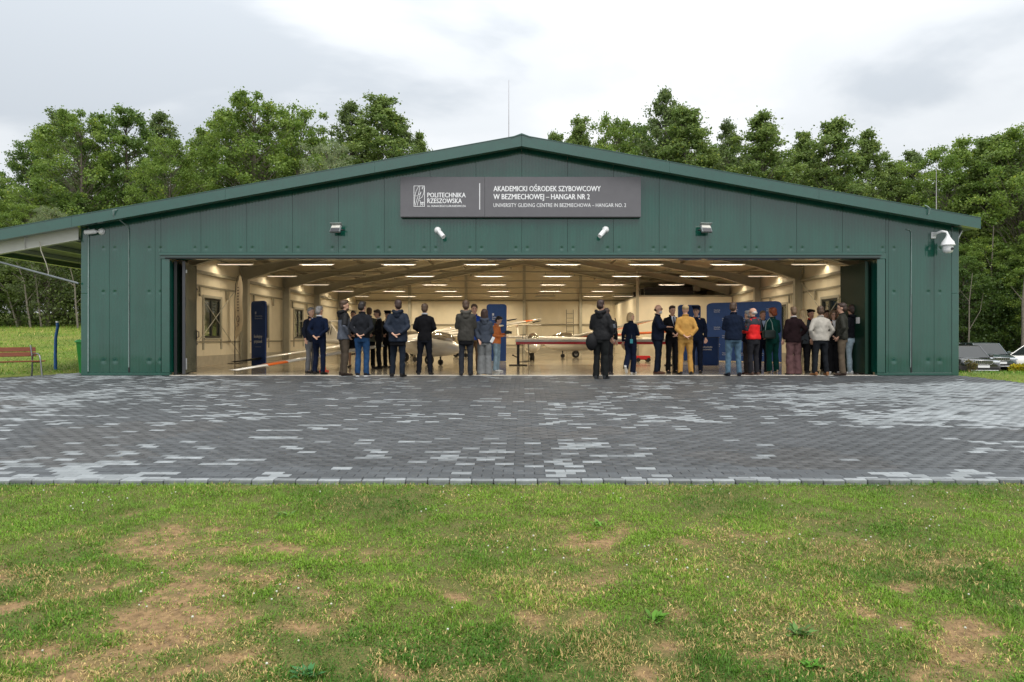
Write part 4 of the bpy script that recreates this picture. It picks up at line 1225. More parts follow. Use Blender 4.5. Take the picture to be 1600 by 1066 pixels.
# the wing on trestles in front, white with a red leading edge
w = empty('glider_wing', (wx(806, 22.8), 22.8, .80)); tag(w, 'long white wing with a red leading edge lying on two black trestles', 'glider wing')
Lw = 5.6
def slab(b, zlo, zhi, y0, y1): 
    b.add([(0, y0, zlo), (Lw, y0, zlo + .0), (Lw, y1, zlo), (0, y1, zlo), (0.0, y0, zhi), (Lw, y0, zhi), (Lw, y1, zhi + .02), (0, y1, zhi + .02)],
          [(0, 3, 2, 1), (4, 5, 6, 7), (0, 1, 5, 4), (1, 2, 6, 5), (2, 3, 7, 6), (3, 0, 4, 7)])
b = MB(); slab(b, -.085, -.0, -.012, .05); b.build('leading_edge', M_REDP, w)
b = MB(); slab(b, .001, .085, -.0, .05); b.build('upper_edge', M_GEL, w)
b = MB(); b.rings([[Vector((x, y, z)) for y, z in ((.052, -.07), (.3, -.04), (.75, .0), (.76, .015), (.3, .085), (.052, .08))] for x in (0, Lw)], 0, True, False); b.build('wing_skin', M_GEL, w)
for i, (x, lab) in enumerate(((-.22, 'black trestle under the left end of the red-edged wing'), (5.0, 'black trestle under the right end of the red-edged wing'))):
    t = empty('trestle', (x + .02, 22.95, 0)); tag(t, lab, 'trestle', 'trestles under the red-edged wing')
    b = MB(); b.cbox((0, 0, .36), (.09, .07, .70), None, 0, .008); b.build('post', M_BLACK, t)
    b = MB(); b.cbox((0, 0, .02), (.62, .09, .04), None, 0, .01); b.cbox((0, 0, .02), (.08, .5, .038), None, 0, .01); b.build('foot', M_BLACK, t)
    b = MB(); b.cbox((0, .05, .705), (.16, .34, .018), None, 0, .005); b.build('cradle', M_BLACK, t)
    b = MB(); b.tube([(-.05, 0, .28), (-.16, 0, .34)], .02, 8); b.ell((-.18, 0, .35), (.03, .03, .03), 8, 6); b.build('knob', M_BLACK, t)
# red wheel support glimpsed between the two men at the left
t = empty('wing_support', (-5.50, 18.75, 0)); tag(t, 'small red wing support behind the two men in suits', 'wing support')
b = MB(); b.loft([(0, 0, 0, .14, .10), (0, 0, .04, .14, .10), (0, 0, .05, .06, .06), (0, 0, .42, .02, .02)], 12); b.build('cone', mat('cone_red', (.65, .05, .02), rough=.5), t)
b = MB(); b.ell((0, 0, .47), (.06, .06, .06), 10, 6); b.build('ball', mat('cone_red', (.65, .05, .02)), t)
t = empty('wheel_dolly', (5.55 - .9, 26.8, 0)); tag(t, 'low red wheel dolly behind the white and red wing', 'dolly')
b = MB(); b.cbox((0, 0, .16), (.55, .4, .16), None, 0, .03); b.build('tray', M_REDP, t)
b = MB(); b.tube([(-.2, -.22, .08), (-.2, .22, .08)], .08, 12); b.tube([(.2, -.22, .08), (.2, .22, .08)], .08, 12); b.build('wheel', M_TYRE, t)

# ------------------------------------------------------------------ banners
def banner(px, d, w_, h_, yaw, lab, txt=True, small=None, z0=.02):
    e_ = empty('banner', (wx(px, d), d, 0), yaw); tag(e_, lab, 'banner', 'blue fabric banners')
    r = .12; pts = []
    for cx, cz, a0 in ((w_ / 2 - r, h_ - r, 0), (-w_ / 2 + r, h_ - r, 90)):
        for k in range(6): a = R(a0 + 18 * k); pts.append((cx + r * math.cos(a), cz + r * math.sin(a)))
    poly = [(w_ / 2 * .93, z0)] + pts + [(-w_ / 2 * .93, z0)]
    b = MB(); b.prism(poly[::-1], -.025, .025); b.build('fabric', M_BLUE, e_)
    b = MB(); b.cbox((0, 0, .012), (w_ * .8, .34, .022), None, 0, .005); b.build('foot', M_GALV, e_)
    if txt:
        for k, s_ in enumerate(('Politechnika', 'Rzeszowska')):
            text(s_, e_, -w_ * .22, -.028, h_ * .76 - k * .075, w_ * .5, .05, M_PRINT, bold=.02)
        b = MB(); b.bx(-w_ * .22, -w_ * .13, -.028, -.0255, h_ * .80, h_ * .84); b.build('emblem', M_PRINT, e_)
    if small:
        for k, s_ in enumerate(small):
            text(s_, e_, -w_ * .28, -.028, h_ * .44 - k * .16, w_ * .56, .10, M_LETTER, bold=.03)
        b = MB(); b.bx(-w_ * .2, w_ * .2, -.028, -.0255, h_ * .30, h_ * .305); b.build('rule', M_PRINT, e_)
    return e_
banner(404.5, 22.0, .80, 2.12, R(-36), 'tall blue banner with white words near the left wall', True, ('kolejny', 'przystanek'))
banner(776, 27.0, .80, 2.27, R(3), 'blue banner behind the boy in orange')
banner(1077, 27.6, .92, 2.27, R(0), 'blue banner behind the man in tan overalls', False)
# pop-up backdrop, slightly curved
e_ = empty('backdrop_wall', (0, 0, 0)); tag(e_, 'wide blue pop-up wall printed with rows of small white logos', 'backdrop')
pA, pB = Vector((wx(1104, 27.3), 27.3, 0)), Vector((wx(1221, 25.7), 25.7, 0))
N_ = 8
TS = [0, .015, .04, .08, .25, .5, .75, .92, .96, .985, 1.0]; TZ = [.13, .06, .02, 0, 0, 0, 0, 0, .02, .06, .13]; N_ = len(TS) - 1
Pt = []
for k in range(N_ + 1):
    t_ = TS[k]; p = pA.lerp(pB, t_); nrm = Vector((-(pB - pA).y, (pB - pA).x, 0)).normalized()
    Pt.append(p + nrm * .14 * math.sin(PI * t_))
b = MB(); H_ = 2.33
nrm = Vector((-(pB - pA).y, (pB - pA).x, 0)).normalized() * .05
vs = []
for k, p in enumerate(Pt):
    zt = H_ - TZ[k]
    vs += [(p.x, p.y, .03), (p.x, p.y, zt), (p.x + nrm.x, p.y + nrm.y, zt), (p.x + nrm.x, p.y + nrm.y, .03)]
fs = []
for k in range(N_):
    a = k * 4; c = a + 4
    for i in range(4): j = (i + 1) % 4; fs.append((a + i, a + j, c + j, c + i))
fs += [(3, 2, 1, 0), (N_ * 4, N_ * 4 + 1, N_ * 4 + 2, N_ * 4 + 3)]
b.add(vs, fs, 0, False); b.build('fabric', M_BLUE, e_)
# prints: bowed wall, so each logo sits at its own spot
dirv = (pB - pA).normalized(); yawB = math.atan2(dirv.y, dirv.x)
Lb = (pB - pA).length
for r_ in range(6):
    for c_ in range(4):
        u = (.10 + c_ * .235 + (.0 if r_ % 2 == 0 else .11))
        if u > .9: continue
        q = pA.lerp(pB, u); nn = Vector((-(pB - pA).y, (pB - pA).x, 0)).normalized()
        k = max(j for j in range(N_) if TS[j] <= u); fr = (u - TS[k]) / (TS[k + 1] - TS[k]); base = Pt[k].lerp(Pt[k + 1], fr); sgt = (Pt[k + 1] - Pt[k]); yw = math.atan2(sgt.y, sgt.x)
        nn2 = Vector((-sgt.y, sgt.x, 0)).normalized(); base = base - nn2 * .006
        z_ = 2.02 - r_ * .34
        text('Politechnika', e_, base.x, base.y, z_, .24, .045, M_PRINT, rz=yw, bold=.02)
        text('Rzeszowska', e_, base.x, base.y, z_ - .07, .22, .045, M_PRINT, rz=yw, bold=.02)
# counter
e_ = empty('counter', (wx(1104, 23.3), 23.3, 0), R(-6)); tag(e_, 'blue fabric counter with a white logo before the pop-up wall', 'counter')
b = MB(); b.loft([(0, 0, .0, .40, .22), (0, 0, .93, .40, .22)], 24, e=4); b.build('cover', M_BLUE, e_)
b = MB(); b.loft([(0, 0, .931, .42, .24), (0, 0, .965, .42, .24)], 24, e=4); b.build('top', mat('counter_top', (.01, .03, .10), rough=.4), e_)
text('Politechnika', e_, -.19, -.224, .60, .34, .055, M_LETTER, bold=.02); text('Rzeszowska', e_, -.19, -.224, .52, .32, .055, M_LETTER, bold=.02)

# feather flag by the left wall
e_ = empty('feather_flag', (wx(367, 24.9), 24.9, 0), R(-38)); tag(e_, 'cream feather flag on a black bowed pole by the left wall', 'flag')
pole = [(0, 0, 0), (0, 0, 1.2), (0, 0, 2.3), (.06, 0, 2.9), (.18, 0, 3.15), (.34, 0, 3.22)]
b = MB(); b.tube(pole, [.02, .018, .015, .012, .01, .008], 8); b.build('pole', M_BLACK, e_)
b = MB(); zs_ = np.linspace(.85, 3.2, 14); vs = []
for z in zs_:
    t_ = (z - .85) / 2.35
    xl = .03 + (0 if z < 2.3 else .30 * ((z - 2.3) / .9) ** 2); xr = .42 + .10 * math.sin(PI * t_) if z > 1.15 else .05 + .37 * (z - .85) / .3
    if z > 2.9: xr = .48 - .1 * (z - 2.9) / .3
    yy = .02 * math.sin(z * 5)
    vs += [(xl, yy, z), (xr, yy + .01, z)]
b.add(vs + [(x, y + .006, z) for x, y, z in vs], [(2 * i, 2 * i + 1, 2 * i + 3, 2 * i + 2) for i in range(13)] + [(28 + 2 * i + 2, 28 + 2 * i + 3, 28 + 2 * i + 1, 28 + 2 * i) for i in range(13)] + [(1, 29, 31, 3)], 0, True)
b.build('flag_cloth', mat('flag_cream', (.62, .54, .42), rough=.8, var=.06), e_)
b = MB(); 
for k in range(9): b.bx(.20, .32, -.03, -.026, 1.9 + k * .105, 1.9 + k * .105 + .035)
b.tube([(.26 + .08 * math.cos(a), -.03, 1.62 + .11 * math.sin(a)) for a in np.linspace(0, 2 * PI, 14)], .014, 4)
b.tube([(.18, -.03, 1.35), (.32, -.03, 1.40), (.22, -.03, 1.48)], .014, 4)
b.build('print', mat('flag_print', (.10, .07, .09), rough=.8), e_)
b = MB(); b.cbox((0, 0, .01), (.6, .06, .02), None, 0, .004); b.cbox((0, 0, .012), (.06, .6, .02), None, 0, .004); b.build('base', M_BLACK, e_)

# odds and ends
e_ = empty('ladder', (wx(891, 43.2), 43.1, 0)); tag(e_, 'aluminium ladder leaning on the back wall', 'ladder')
for sx in (-.22, .22):
    b = MB(); b.tube([(sx, 0, 0), (sx, .38, 2.75)], .03, 6); b.build('rail', M_STEEL, e_)
for k in range(9):
    z = .25 + k * .28; b = MB(); b.tube([(-.2, .38 * z / 2.75, z), (.2, .38 * z / 2.75, z)], .018, 6); b.build('rung', M_STEEL, e_)
for i, px in enumerate((817, 826)):
    e_ = empty('stand', (wx(px, 26.4 + i * .5), 26.4 + i * .5, 0)); tag(e_, ('taller' if i == 0 else 'shorter') + ' thin black stand with a flat top left of the round glider nose', 'stand', 'thin stands beside the glider')
    b = MB(); b.tube([(0, 0, 0), (0, 0, 1.05 - i * .08)], .014, 6); b.build('pole', M_BLACK, e_)
    b = MB(); b.cbox((0, 0, 1.06 - i * .08), (.24, .2, .015), None, 0, .004); b.build('plate', M_BLACK, e_)
    b = MB(); b.tube([(-.18, 0, .01), (.18, 0, .01)], .012, 6); b.tube([(0, -.18, .011), (0, .18, .011)], .012, 6); b.build('foot', M_BLACK, e_)
e_ = empty('monitor', (wx(527.5, 42.6), 42.6, 2.75)); tag(e_, 'small black monitor on the back wall at the left', 'monitor')
b = MB(); b.cbox((0, 0, 0), (.62, .06, .38), None, 0, .01); b.build('screen', M_BLACK, e_)
b = MB(); b.bx(-.05, .05, .03, .95, -.04, .04); b.build('bracket', M_DGREY, e_)
e_ = empty('bar_stool', (wx(1053, 22.2), 22.2, 0)); tag(e_, 'black bar stool between the two dark-suited men and the tan overalls', 'stool')
b = MB(); b.loft([(0, 0, .74, .17, .17), (0, 0, .79, .18, .18)], 16); b.build('seat', M_BLACK, e_)
for sx, sy in ((-1, -1), (1, -1), (1, 1), (-1, 1)):
    b = MB(); b.tube([(sx * .10, sy * .10, .74), (sx * .2, sy * .2, 0)], .014, 6); b.build('leg', M_BLACK, e_)
b = MB(); b.tube([(-.17, -.17, .25), (.17, -.17, .25), (.17, .17, .25), (-.17, .17, .25), (-.17, -.17, .25)], .01, 6); b.build('footrest', M_BLACK, e_)
e_ = empty('wall_cabinet', (XR - .16, 33.5, 1.7)); tag(e_, 'small red cabinet on the right wall behind the pop-up wall', 'cabinet')
b = MB(); b.cbox((-.1, 0, .0), (.18, .4, .5), None, 0, .01); b.build('box', M_REDP, e_)
b = MB(); b.cbox((-.195, 0, .0), (.01, .3, .4), None, 0, .002); b.build('door', M_DGREY, e_)
# ------------------------------------------------------------------ people
SKIN = [mat('skin_fair', (.56, .32, .22), rough=.5, var=.06, vscale=20), mat('skin_ruddy', (.50, .25, .17), rough=.5, var=.08, vscale=20)]
CLOTH = {}
def cloth(c, rough=.85, kind='woven'):
    if max(c) < .07: c = tuple(x * .62 for x in c)
    k = (tuple(round(x, 3) for x in c), kind)
    if k not in CLOTH:
        if kind == 'denim': m = mat('denim_%d' % len(CLOTH), c, rough=.95, spec=.15, var=.28, vscale=9, bump=.006, bscale=16)
        elif kind == 'shell': m = mat('shell_fabric_%d' % len(CLOTH), c, rough=.7, spec=.25, var=.14, vscale=5, bump=.012, bscale=9)
        else: m = mat('woven_cloth_%d' % len(CLOTH), c, rough=.95, spec=.15, var=.16, vscale=7, bump=.010, bscale=9)
        CLOTH[k] = m
    return CLOTH[k]
HAIR = {'grey': (.22, .21, .20), 'dark': (.018, .012, .009), 'brown': (.07, .038, .02), 'lbrown': (.14, .085, .045), 'blond': (.46, .32, .16), 'red': (.22, .05, .015), 'white': (.45, .43, .40), 'dbrown': (.04, .02, .014)}
def hair_mat(k): return mat('hair_' + k, HAIR[k], rough=.55, var=.35, vscale=40, stretch=(1, 1, .2), bump=.006, bscale=60)

ARMS = {'side': ((.235, .03, 1.16), (.245, -.04, .91)), 'back': ((.245, .09, 1.16), (.075, .175, .975)), 'front': ((.245, .02, 1.17), (.05, -.21, 1.02)),
        'cross': ((.225, -.09, 1.17), (-.07, -.25, 1.18)), 'pocket': ((.275, .07, 1.16), (.20, -.05, .94)), 'phone': ((.21, -.03, 1.15), (.04, -.30, 1.20)),
        'up': ((.25, -.18, 1.25), (.11, -.19, 1.50)), 'hold': ((.22, -.02, 1.15), (.12, -.30, 1.12)), 'hip': ((.30, .07, 1.18), (.19, -.02, 1.0)), 'behind': ((.26, .06, 1.17), (.15, .15, .94))}

PENDING = []      # (object with a live remesh, callback)
def remeshed(mb, name, mats, parent, voxel=.016, smooth_it=3, noise_amp=0.0, seed=0, extra=None, stretch=1.0):
    o = mb.build(name, mats, parent)
    r = o.modifiers.new('r', 'REMESH'); r.mode = 'VOXEL'; r.voxel_size = voxel; r.use_smooth_shade = True
    s = o.modifiers.new('s', 'SMOOTH'); s.factor = .5; s.iterations = smooth_it
    PENDING.append((o, mats, noise_amp, seed, extra))
    return o

def finish_people():
    bpy.context.view_layer.update()
    dg = bpy.context.evaluated_depsgraph_get()
    done = []
    for o, mats, amp, seed, extra in PENDING:
        me = bpy.data.meshes.new_from_object(o.evaluated_get(dg))
        done.append(me)
    for (o, mats, amp, seed, extra), me in zip(PENDING, done):
        o.modifiers.clear()
        n = len(me.vertices)
        co = np.empty(n * 3, np.float32); me.vertices.foreach_get('co', co); co = co.reshape(-1, 3)
        if amp:
            no = np.empty(n * 3, np.float32); me.vertices.foreach_get('normal', no); no = no.reshape(-1, 3)
            x, y, z = co[:, 0], co[:, 1], co[:, 2]
            a = fbm(x * 6 + y * 5 + seed, z * 9 + seed * 1.7 + np.abs(x) * 8, 50 + seed % 7, 3, 1.0) - .5
            b = fbm(np.arctan2(y, x) * 2.5 + seed, z * 14 - np.abs(x) * 10, 60 + seed % 5, 2, 1.0) - .5
            co = co + no * ((a * 1.6 + b) * amp)[:, None]
        me.vertices.foreach_set('co', co.ravel())
        me.materials.clear()
        ms = mats if isinstance(mats, (list, tuple)) else [mats]
        for m in ms: me.materials.append(m)
        me.polygons.foreach_set('material_index', np.zeros(len(me.polygons), np.int32))
        me.polygons.foreach_set('use_smooth', np.ones(len(me.polygons), bool))
        if extra is not None:            # fingers and features join the same mesh
            import bmesh
            bm = bmesh.new(); bm.from_mesh(me)
            tmp = extra.mesh('tmp', ms); bm.from_mesh(tmp); bm.to_mesh(me); bm.free(); bpy.data.meshes.remove(tmp)
        me.update()
        old = o.data; o.data = me; bpy.data.meshes.remove(old)

def person(px, fy, hy, face, label, top, bot, hair='brown', style='short', arms=('side', 'side'), skin=0, hem=.84, bulk=1.0, fat=1.0, sleeve=None,
           hood=None, collar=None, shoe=(.02, .018, .018), cuff=1.0, kind='woven', bkind='woven', beard=None, glasses=False, cap=None, shirt=None, tie=None,
           female=False, head_turn=0.0, head_tilt=0.0, legs='stand', heels=False, lean=0.0, under=None, bare=False, skirt=None, yoke=None, dpt=None, sole=None, spread=.0):
    i = len([o for o in COL.objects if o.name.startswith('person')])
    if dpt is None:
        d = 974 / (fy - 529)
        if d < 16.78: d = 1628 / (fy - 490.1)
    else: d = dpt
    zg = slope(d) if d < 16.72 else (.006 if d < 16.97 else 0.0)
    H = CAMZ + (529 - hy) / FPX * d - zg
    H = min(max(H, 1.50), 1.95)
    p = empty('person', (wx(px, d), d, zg), R(face)); tag(p, label, 'person')
    k = H / 1.752
    p.scale = (k, k, k)
    sw = .152 if female else .170
    hw = 1.04 if female else 1.0
    bf = fat
    neck_c = Vector((0, .0, 1.50)); hc = Vector((0, -.02, 1.655))
    tilt = Matrix.Rotation(R(head_tilt), 3, 'X'); turn = Matrix.Rotation(R(head_turn), 3, 'Z')
    HR = turn @ tilt
    def hp(v): return neck_c + HR @ (Vector(v) - neck_c) - Vector((0, 0, .032))
    # --- body
    b = MB()
    b.ell(hp((0, -.005, 1.685)), (.074, .093, .095), 14, 10, HR)
    b.ell(hp((0, -.035, 1.615)), (.058, .062, .075), 12, 8, HR)           # jaw
    b.ell(hp((0, -.100, 1.640)), (.013, .020, .022), 8, 6, HR)            # nose
    b.ell(hp((0, -.092, 1.69)), (.05, .015, .012), 8, 6, HR)              # brow
    for s in (-1, 1): b.ell(hp((s * .077, .008, 1.652)), (.011, .022, .032), 8, 6, HR)
    b.tube([(0, .01, 1.40), hp((0, .0, 1.52)), hp((0, -.01, 1.61))], [.062, .056, .052], 10)
    b.loft([(0, 0, .86, .14, .10), (0, 0, 1.05, .125, .09), (0, 0, 1.28, .15, .10), (0, 0, 1.42, .14, .08), (0, 0, 1.46, .08, .06)], 14)
    arm = {}
    for s, pose in ((-1, arms[0]), (1, arms[1])):
        e_, w_ = ARMS[pose]
        S = Vector((s * sw, .01, 1.385)); E = Vector((s * e_[0] * (.62 + .38 * sw / .17) * (1 + (bf - 1) * .5), e_[1], e_[2] - .01)); Wp = Vector((s * w_[0], w_[1], w_[2]))
        if pose in ('back',): Wp.z += s * .01; Wp.y += (bf - 1) * .08 + (bulk - 1) * .08
        if pose in ('front', 'cross', 'hold', 'phone'): Wp.y -= (bf - 1) * .10 + (bulk - 1) * .05
        arm[s] = (S, E, Wp, pose)
        b.tube([(0, .01, 1.39), S, S.lerp(E, .5), E], [.05, .05, .042, .036], 10)
        b.tube([E, E.lerp(Wp, .4), Wp], [.038, .036, .026], 10)
        dr = (Wp - E).normalized()
        if pose == 'back': dr = Vector((-s * .8, .10 + s * .12, -.35 - s * .2)).normalized()
        if pose == 'front': dr = Vector((-s * .7, -.2, -.6)).normalized()
        pc = Wp + dr * .05
        q = dr.to_track_quat('Z', 'Y').to_matrix()
        b.ell(pc, (.038, .018, .055), 10, 6, q)
        arm[s] = (S, E, Wp, pose, dr, q)
    ft = {}
    for s in (-1, 1):
        hip = Vector((s * .088, 0, .90)); kn = Vector((s * (.098 + spread * .5), -.012, .50)); an = Vector((s * (.105 + spread), .02, .085)); fd = Vector((s * .16, -1, 0)).normalized(); up = 0
        if legs == 'walk' and s == 1: kn = Vector((.08, .02, .52)); an = Vector((.05, .24, .20)); fd = Vector((.1, -.6, -.75)).normalized(); up = 1
        if legs == 'walk' and s == -1: kn = Vector((-.08, -.04, .50)); an = Vector((-.06, -.02, .085))
        if legs == 'stride':
            an = Vector((s * .09, s * .14, .085)); kn = Vector((s * .09, s * .05 - .02, .50))
        if legs == 'relax' and s == 1: an = an + Vector((.05, -.09, 0)); kn = kn + Vector((.03, -.07, 0)); fd = Vector((.35, -1, 0)).normalized()
        ft[s] = (hip, kn, an, fd, up)
        b.tube([hip, hip.lerp(kn, .5), kn], [.072, .062, .045], 10); b.tube([kn, kn.lerp(an, .35), an], [.045, .044, .03], 10)
        b.tube([an, an + fd * .06 + Vector((0, 0, -.03))], [.03, .028], 8)
    ex = MB()
    for s in (-1, 1):
        S, E, Wp, pose, dr, q = arm[s]
        base = Wp + dr * .085
        side = q @ Vector((1, 0, 0)); nrm = q @ Vector((0, 1, 0))
        curl = (-nrm if nrm.y > 0 else nrm) * .5
        if pose in ('back',): curl = (nrm if nrm.y > 0 else -nrm) * -.3
        for f in range(4):
            o = base + side * ((f - 1.5) * .019); ln = (.052, .060, .056, .042)[f]
            m1 = o + dr * ln * .5 + curl * ln * .15; m2 = m1 + (dr + curl).normalized() * ln * .55
            ex.tube([o - dr * .03, o, m1, m2], [.009, .0095, .0085, .006], 6, 0)
        o = Wp + dr * .03 + side * .03 * (1 if pose != 'back' else -1)
        ex.tube([Wp + dr * .02, o, o + dr * .035 + side * .018, o + dr * .06 + side * .014], [.012, .012, .010, .007], 6, 0)
    for s in (-1, 1):
        ex.ell(hp((s * .030, -.096, 1.668)), (.011, .006, .007), 8, 5, HR, 1)
        ex.ell(hp((s * .030, -.103, 1.688)), (.016, .004, .003), 6, 4, HR, 1)
    ex.ell(hp((0, -.098, 1.600)), (.020, .006, .005), 8, 4, HR, 2)
    sk = SKIN[skin]
    remeshed(b, 'body', [sk, mat('eye_dark', (.03, .02, .015), rough=.3), mat('lip', (.36, .13, .11), rough=.5)], p, .019, 2, 0, i, ex)

    # --- hair
    if style != 'none':
        hm = hair_mat(hair)
        h = MB()
        if style in ('short', 'curly', 'fringe'):
            top_r = 1.10 if style == 'short' else 1.28
            if style == 'fringe':      # bald crown, hair round the back and sides
                h.ell(hp((0, .022, 1.655)), (.080, .082, .055), 14, 8, HR)
            else:
                h.ell(hp((0, .016, 1.715)), (.080 * (top_r - .02), .090 * top_r * .97, .080 * top_r), 16, 10, HR)
                h.ell(hp((0, .045, 1.655)), (.077 * (top_r - .04), .064 * top_r, .075 * top_r), 14, 8, HR)
                h.ell(hp((0, -.055, 1.762)), (.062, .05, .034 * top_r), 12, 6, HR)
        elif style == 'bob':
            h.ell(hp((0, .014, 1.715)), (.092, .108, .092), 16, 10, HR)
            h.loft([(hp((0, .03, 1.70)).x, hp((0, .03, 1.70)).y, 1.67, .095, .085), (hp((0, .035, 1.60)).x, hp((0, .035, 1.6)).y, 1.57, .10, .08), (hp((0, .04, 1.51)).x, hp((0, .04, 1.51)).y, 1.48, .085, .065)], 14)
        elif style == 'long':
            h.ell(hp((0, .014, 1.715)), (.088, .104, .090), 16, 10, HR)
            h.loft([(0, .03, 1.67, .092, .08), (0, .05, 1.55, .098, .07), (0, .08, 1.44, .105, .055), (0, .11, 1.31, .085, .04)], 14)
        remeshed(h, 'hair', hm, p, .014, 1, .012 if style != 'curly' else .03, i + 3)
    if beard:
        h = MB(); h.ell(hp((0, -.062, 1.585)), (.055, .052, .045), 12, 8, HR); h.ell(hp((0, -.09, 1.615)), (.032, .02, .012), 8, 5, HR)
        remeshed(h, 'beard', hair_mat(beard), p, .012, 1, .006, i)
    if cap:
        h = MB(); cm = cloth(cap[1])
        if cap[0] == 'peaked':
            h.loft([(*hp((0, .0, 1.715)).xy, 1.683, .088, .104), (*hp((0, .0, 1.745)).xy, 1.713, .09, .106), (*hp((0, -.01, 1.775)).xy, 1.743, .122, .132), (*hp((0, -.005, 1.80)).xy, 1.768, .10, .11)], 18)
            v = MB(); c0 = hp((0, -.10, 1.712)); v.loft([(c0.x, c0.y, c0.z - .012, .07, .055), (c0.x, c0.y + .01, c0.z, .075, .05)], 14); v.build('peak', M_BLACK, p)
        elif cap[0] == 'beret':
            h.ell(hp((.01, .01, 1.755)), (.115, .125, .045), 16, 8, HR @ Matrix.Rotation(R(8), 3, 'Y')); h.ell(hp((0, .01, 1.72)), (.086, .10, .04), 14, 6, HR)
        else:   # close cap
            h.ell(hp((0, .005, 1.722)), (.084, .102, .082), 16, 10, HR)
            v = MB(); c0 = hp((0, -.12, 1.722)); v.ell(c0, (.06, .065, .008), 12, 6, HR); v.build('peak', cm, p)
        h.build('cap', cm, p)
    if glasses:
        h = MB()
        for s in (-1, 1):
            c0 = [hp((s * .031 + .022 * math.cos(a), -.112, 1.667 + .017 * math.sin(a))) for a in np.linspace(0, 2 * PI, 11)]
            h.tube(c0, .003, 4); h.tube([hp((s * .053, -.11, 1.67)), hp((s * .078, .0, 1.668))], .003, 4)
        h.build('glasses', M_BLACK, p)

    # --- upper garment
    t = MB(); B = bulk; f2 = 1 + (bf - 1) * 1.1; fy_ = 1 + (bf - 1) * 1.9
    rr = [(0, .006, hem, .178 * B * f2 * hw, .125 * B * fy_), (0, .004, (hem + 1.06) / 2, .174 * B * f2 * (1.02 if not female else 1.0), .124 * B * fy_),
          (0, -.004, 1.07, .160 * B * f2 * (.92 if female else 1), .118 * B * fy_), (0, -.004, 1.27, .172 * B * (1 + (f2 - 1) * .7) * (sw / .17), .122 * B * (1 + (fy_ - 1) * .6)),
          (0, .004, 1.36, .172 * B * (sw / .17), .112 * B), (0, .008, 1.42, .130 * (sw / .17), .088 * B), (0, .010, 1.46, .088, .072), (0, .010, 1.495, .062, .062)]
    if hem < .7: rr.insert(1, (0, .006, .86, .18 * B * f2, .13 * B * fy_))
    t.loft(rr, 18, e=2.25)
    for s in (-1, 1):
        S, E, Wp, pose, dr, q = arm[s]
        So = S + Vector((0, 0, -.005))
        wr = E.lerp(Wp, .93)
        if sleeve == 'short':
            t.tube([(s * .06, .01, 1.41), So, So.lerp(E, .55)], [.05, .066 * B, .058 * B], 12)
        else:
            t.tube([(s * .05, .01, 1.43), So.lerp(Vector((s * .05, .01, 1.43)), .45), So, So.lerp(E, .45), E], [.045, .060, .066 * B, .060 * B, .052 * B], 12)
            t.ell(So, (.064 * B, .066 * B, .064 * B), 12, 8)
            t.tube([E, E.lerp(wr, .35), wr], [.054 * B, .052 * B, .040 * B], 12); t.ell(E, (.054 * B,) * 3, 10, 6)
    if collar: pass
    tm = cloth(top, kind=kind)
    remeshed(t, 'jacket' if sleeve != 'short' else 'shirt', tm, p, .018, 2, .015, i * 3 + 1)
    if sleeve == 'short' and False: pass
    if hood is not None:
        h = MB(); h.tube([(-.085, -.05, 1.49), (-.10, .04, 1.50), (-.06, .11, 1.475), (0, .13, 1.455), (.06, .11, 1.475), (.10, .04, 1.50), (.085, -.05, 1.49)], [.028, .042, .05, .056, .05, .042, .028], 10, flat=.95)
        h.ell((0, .115, 1.40), (.085, .045, .075), 12, 8)
        remeshed(h, 'hood', cloth(hood, kind=kind), p, .014, 2, .008, i)
    else:
        h = MB(); h.tube([(-.055, -.055, 1.475), (-.072, .01, 1.50), (-.045, .062, 1.51), (0, .072, 1.512), (.045, .062, 1.51), (.072, .01, 1.50), (.055, -.055, 1.475)], .016, 8, flat=.8)
        h.build('collar', cloth(collar if collar else tuple(x * .85 for x in top), kind=kind), p)
    if yoke is not None:       # contrasting shoulders
        h = MB(); h.loft([(0, .006, 1.30, .192 * B, .138 * B), (0, .008, 1.38, .178 * B, .124 * B), (0, .01, 1.432, .138, .104 * B), (0, .012, 1.48, .08, .075)], 18)
        for s in (-1, 1):
            S, E, Wp, pose, dr, q = arm[s]; h.tube([S + Vector((-s * .02, 0, 0)), S.lerp(E, .5), S.lerp(E, .98)], [.080 * B, .073 * B, .064 * B], 12); h.ell(S, (.079 * B,) * 3, 12, 8)
        remeshed(h, 'shoulder_panel', cloth(yoke, kind=kind), p, .016, 1, .006, i)
    if shirt is not None:
        sc_ = cloth(shirt)
        zlo = 1.22
        h = MB(); yy = lambda z: -(.128 * B * (1 + (fy_ - 1) * .6)) if z < 1.3 else (-.121 * B if z < 1.38 else -.098)
        h.add([(-.052, -.078, 1.478), (.052, -.078, 1.478), (.058, yy(1.40) + .0, 1.42), (0.004, yy(1.25) - .012, zlo), (-.004, yy(1.25) - .012, zlo), (-.058, yy(1.40), 1.42),
               (0, -.090, 1.47), (0, yy(1.38) - .014, 1.38)],
              [(0, 6, 7, 5), (6, 1, 2, 7), (5, 7, 4), (7, 2, 3), (7, 3, 4)], 0, True)
        o_ = h.build('shirt_front', sc_, p); sm_ = o_.modifiers.new('s', 'SOLIDIFY'); sm_.thickness = .012; sm_.offset = 0
        if tie is not None:
            h = MB(); h.add([(-.014, -.100, 1.462), (.014, -.100, 1.462), (.022, yy(1.25) - .028, 1.26), (0, yy(1.25) - .028, 1.22), (-.022, yy(1.25) - .028, 1.26)], [(0, 1, 2, 3, 4)])
            o_ = h.build('tie', cloth(tie), p); sm_ = o_.modifiers.new('s', 'SOLIDIFY'); sm_.thickness = .008; sm_.offset = 0
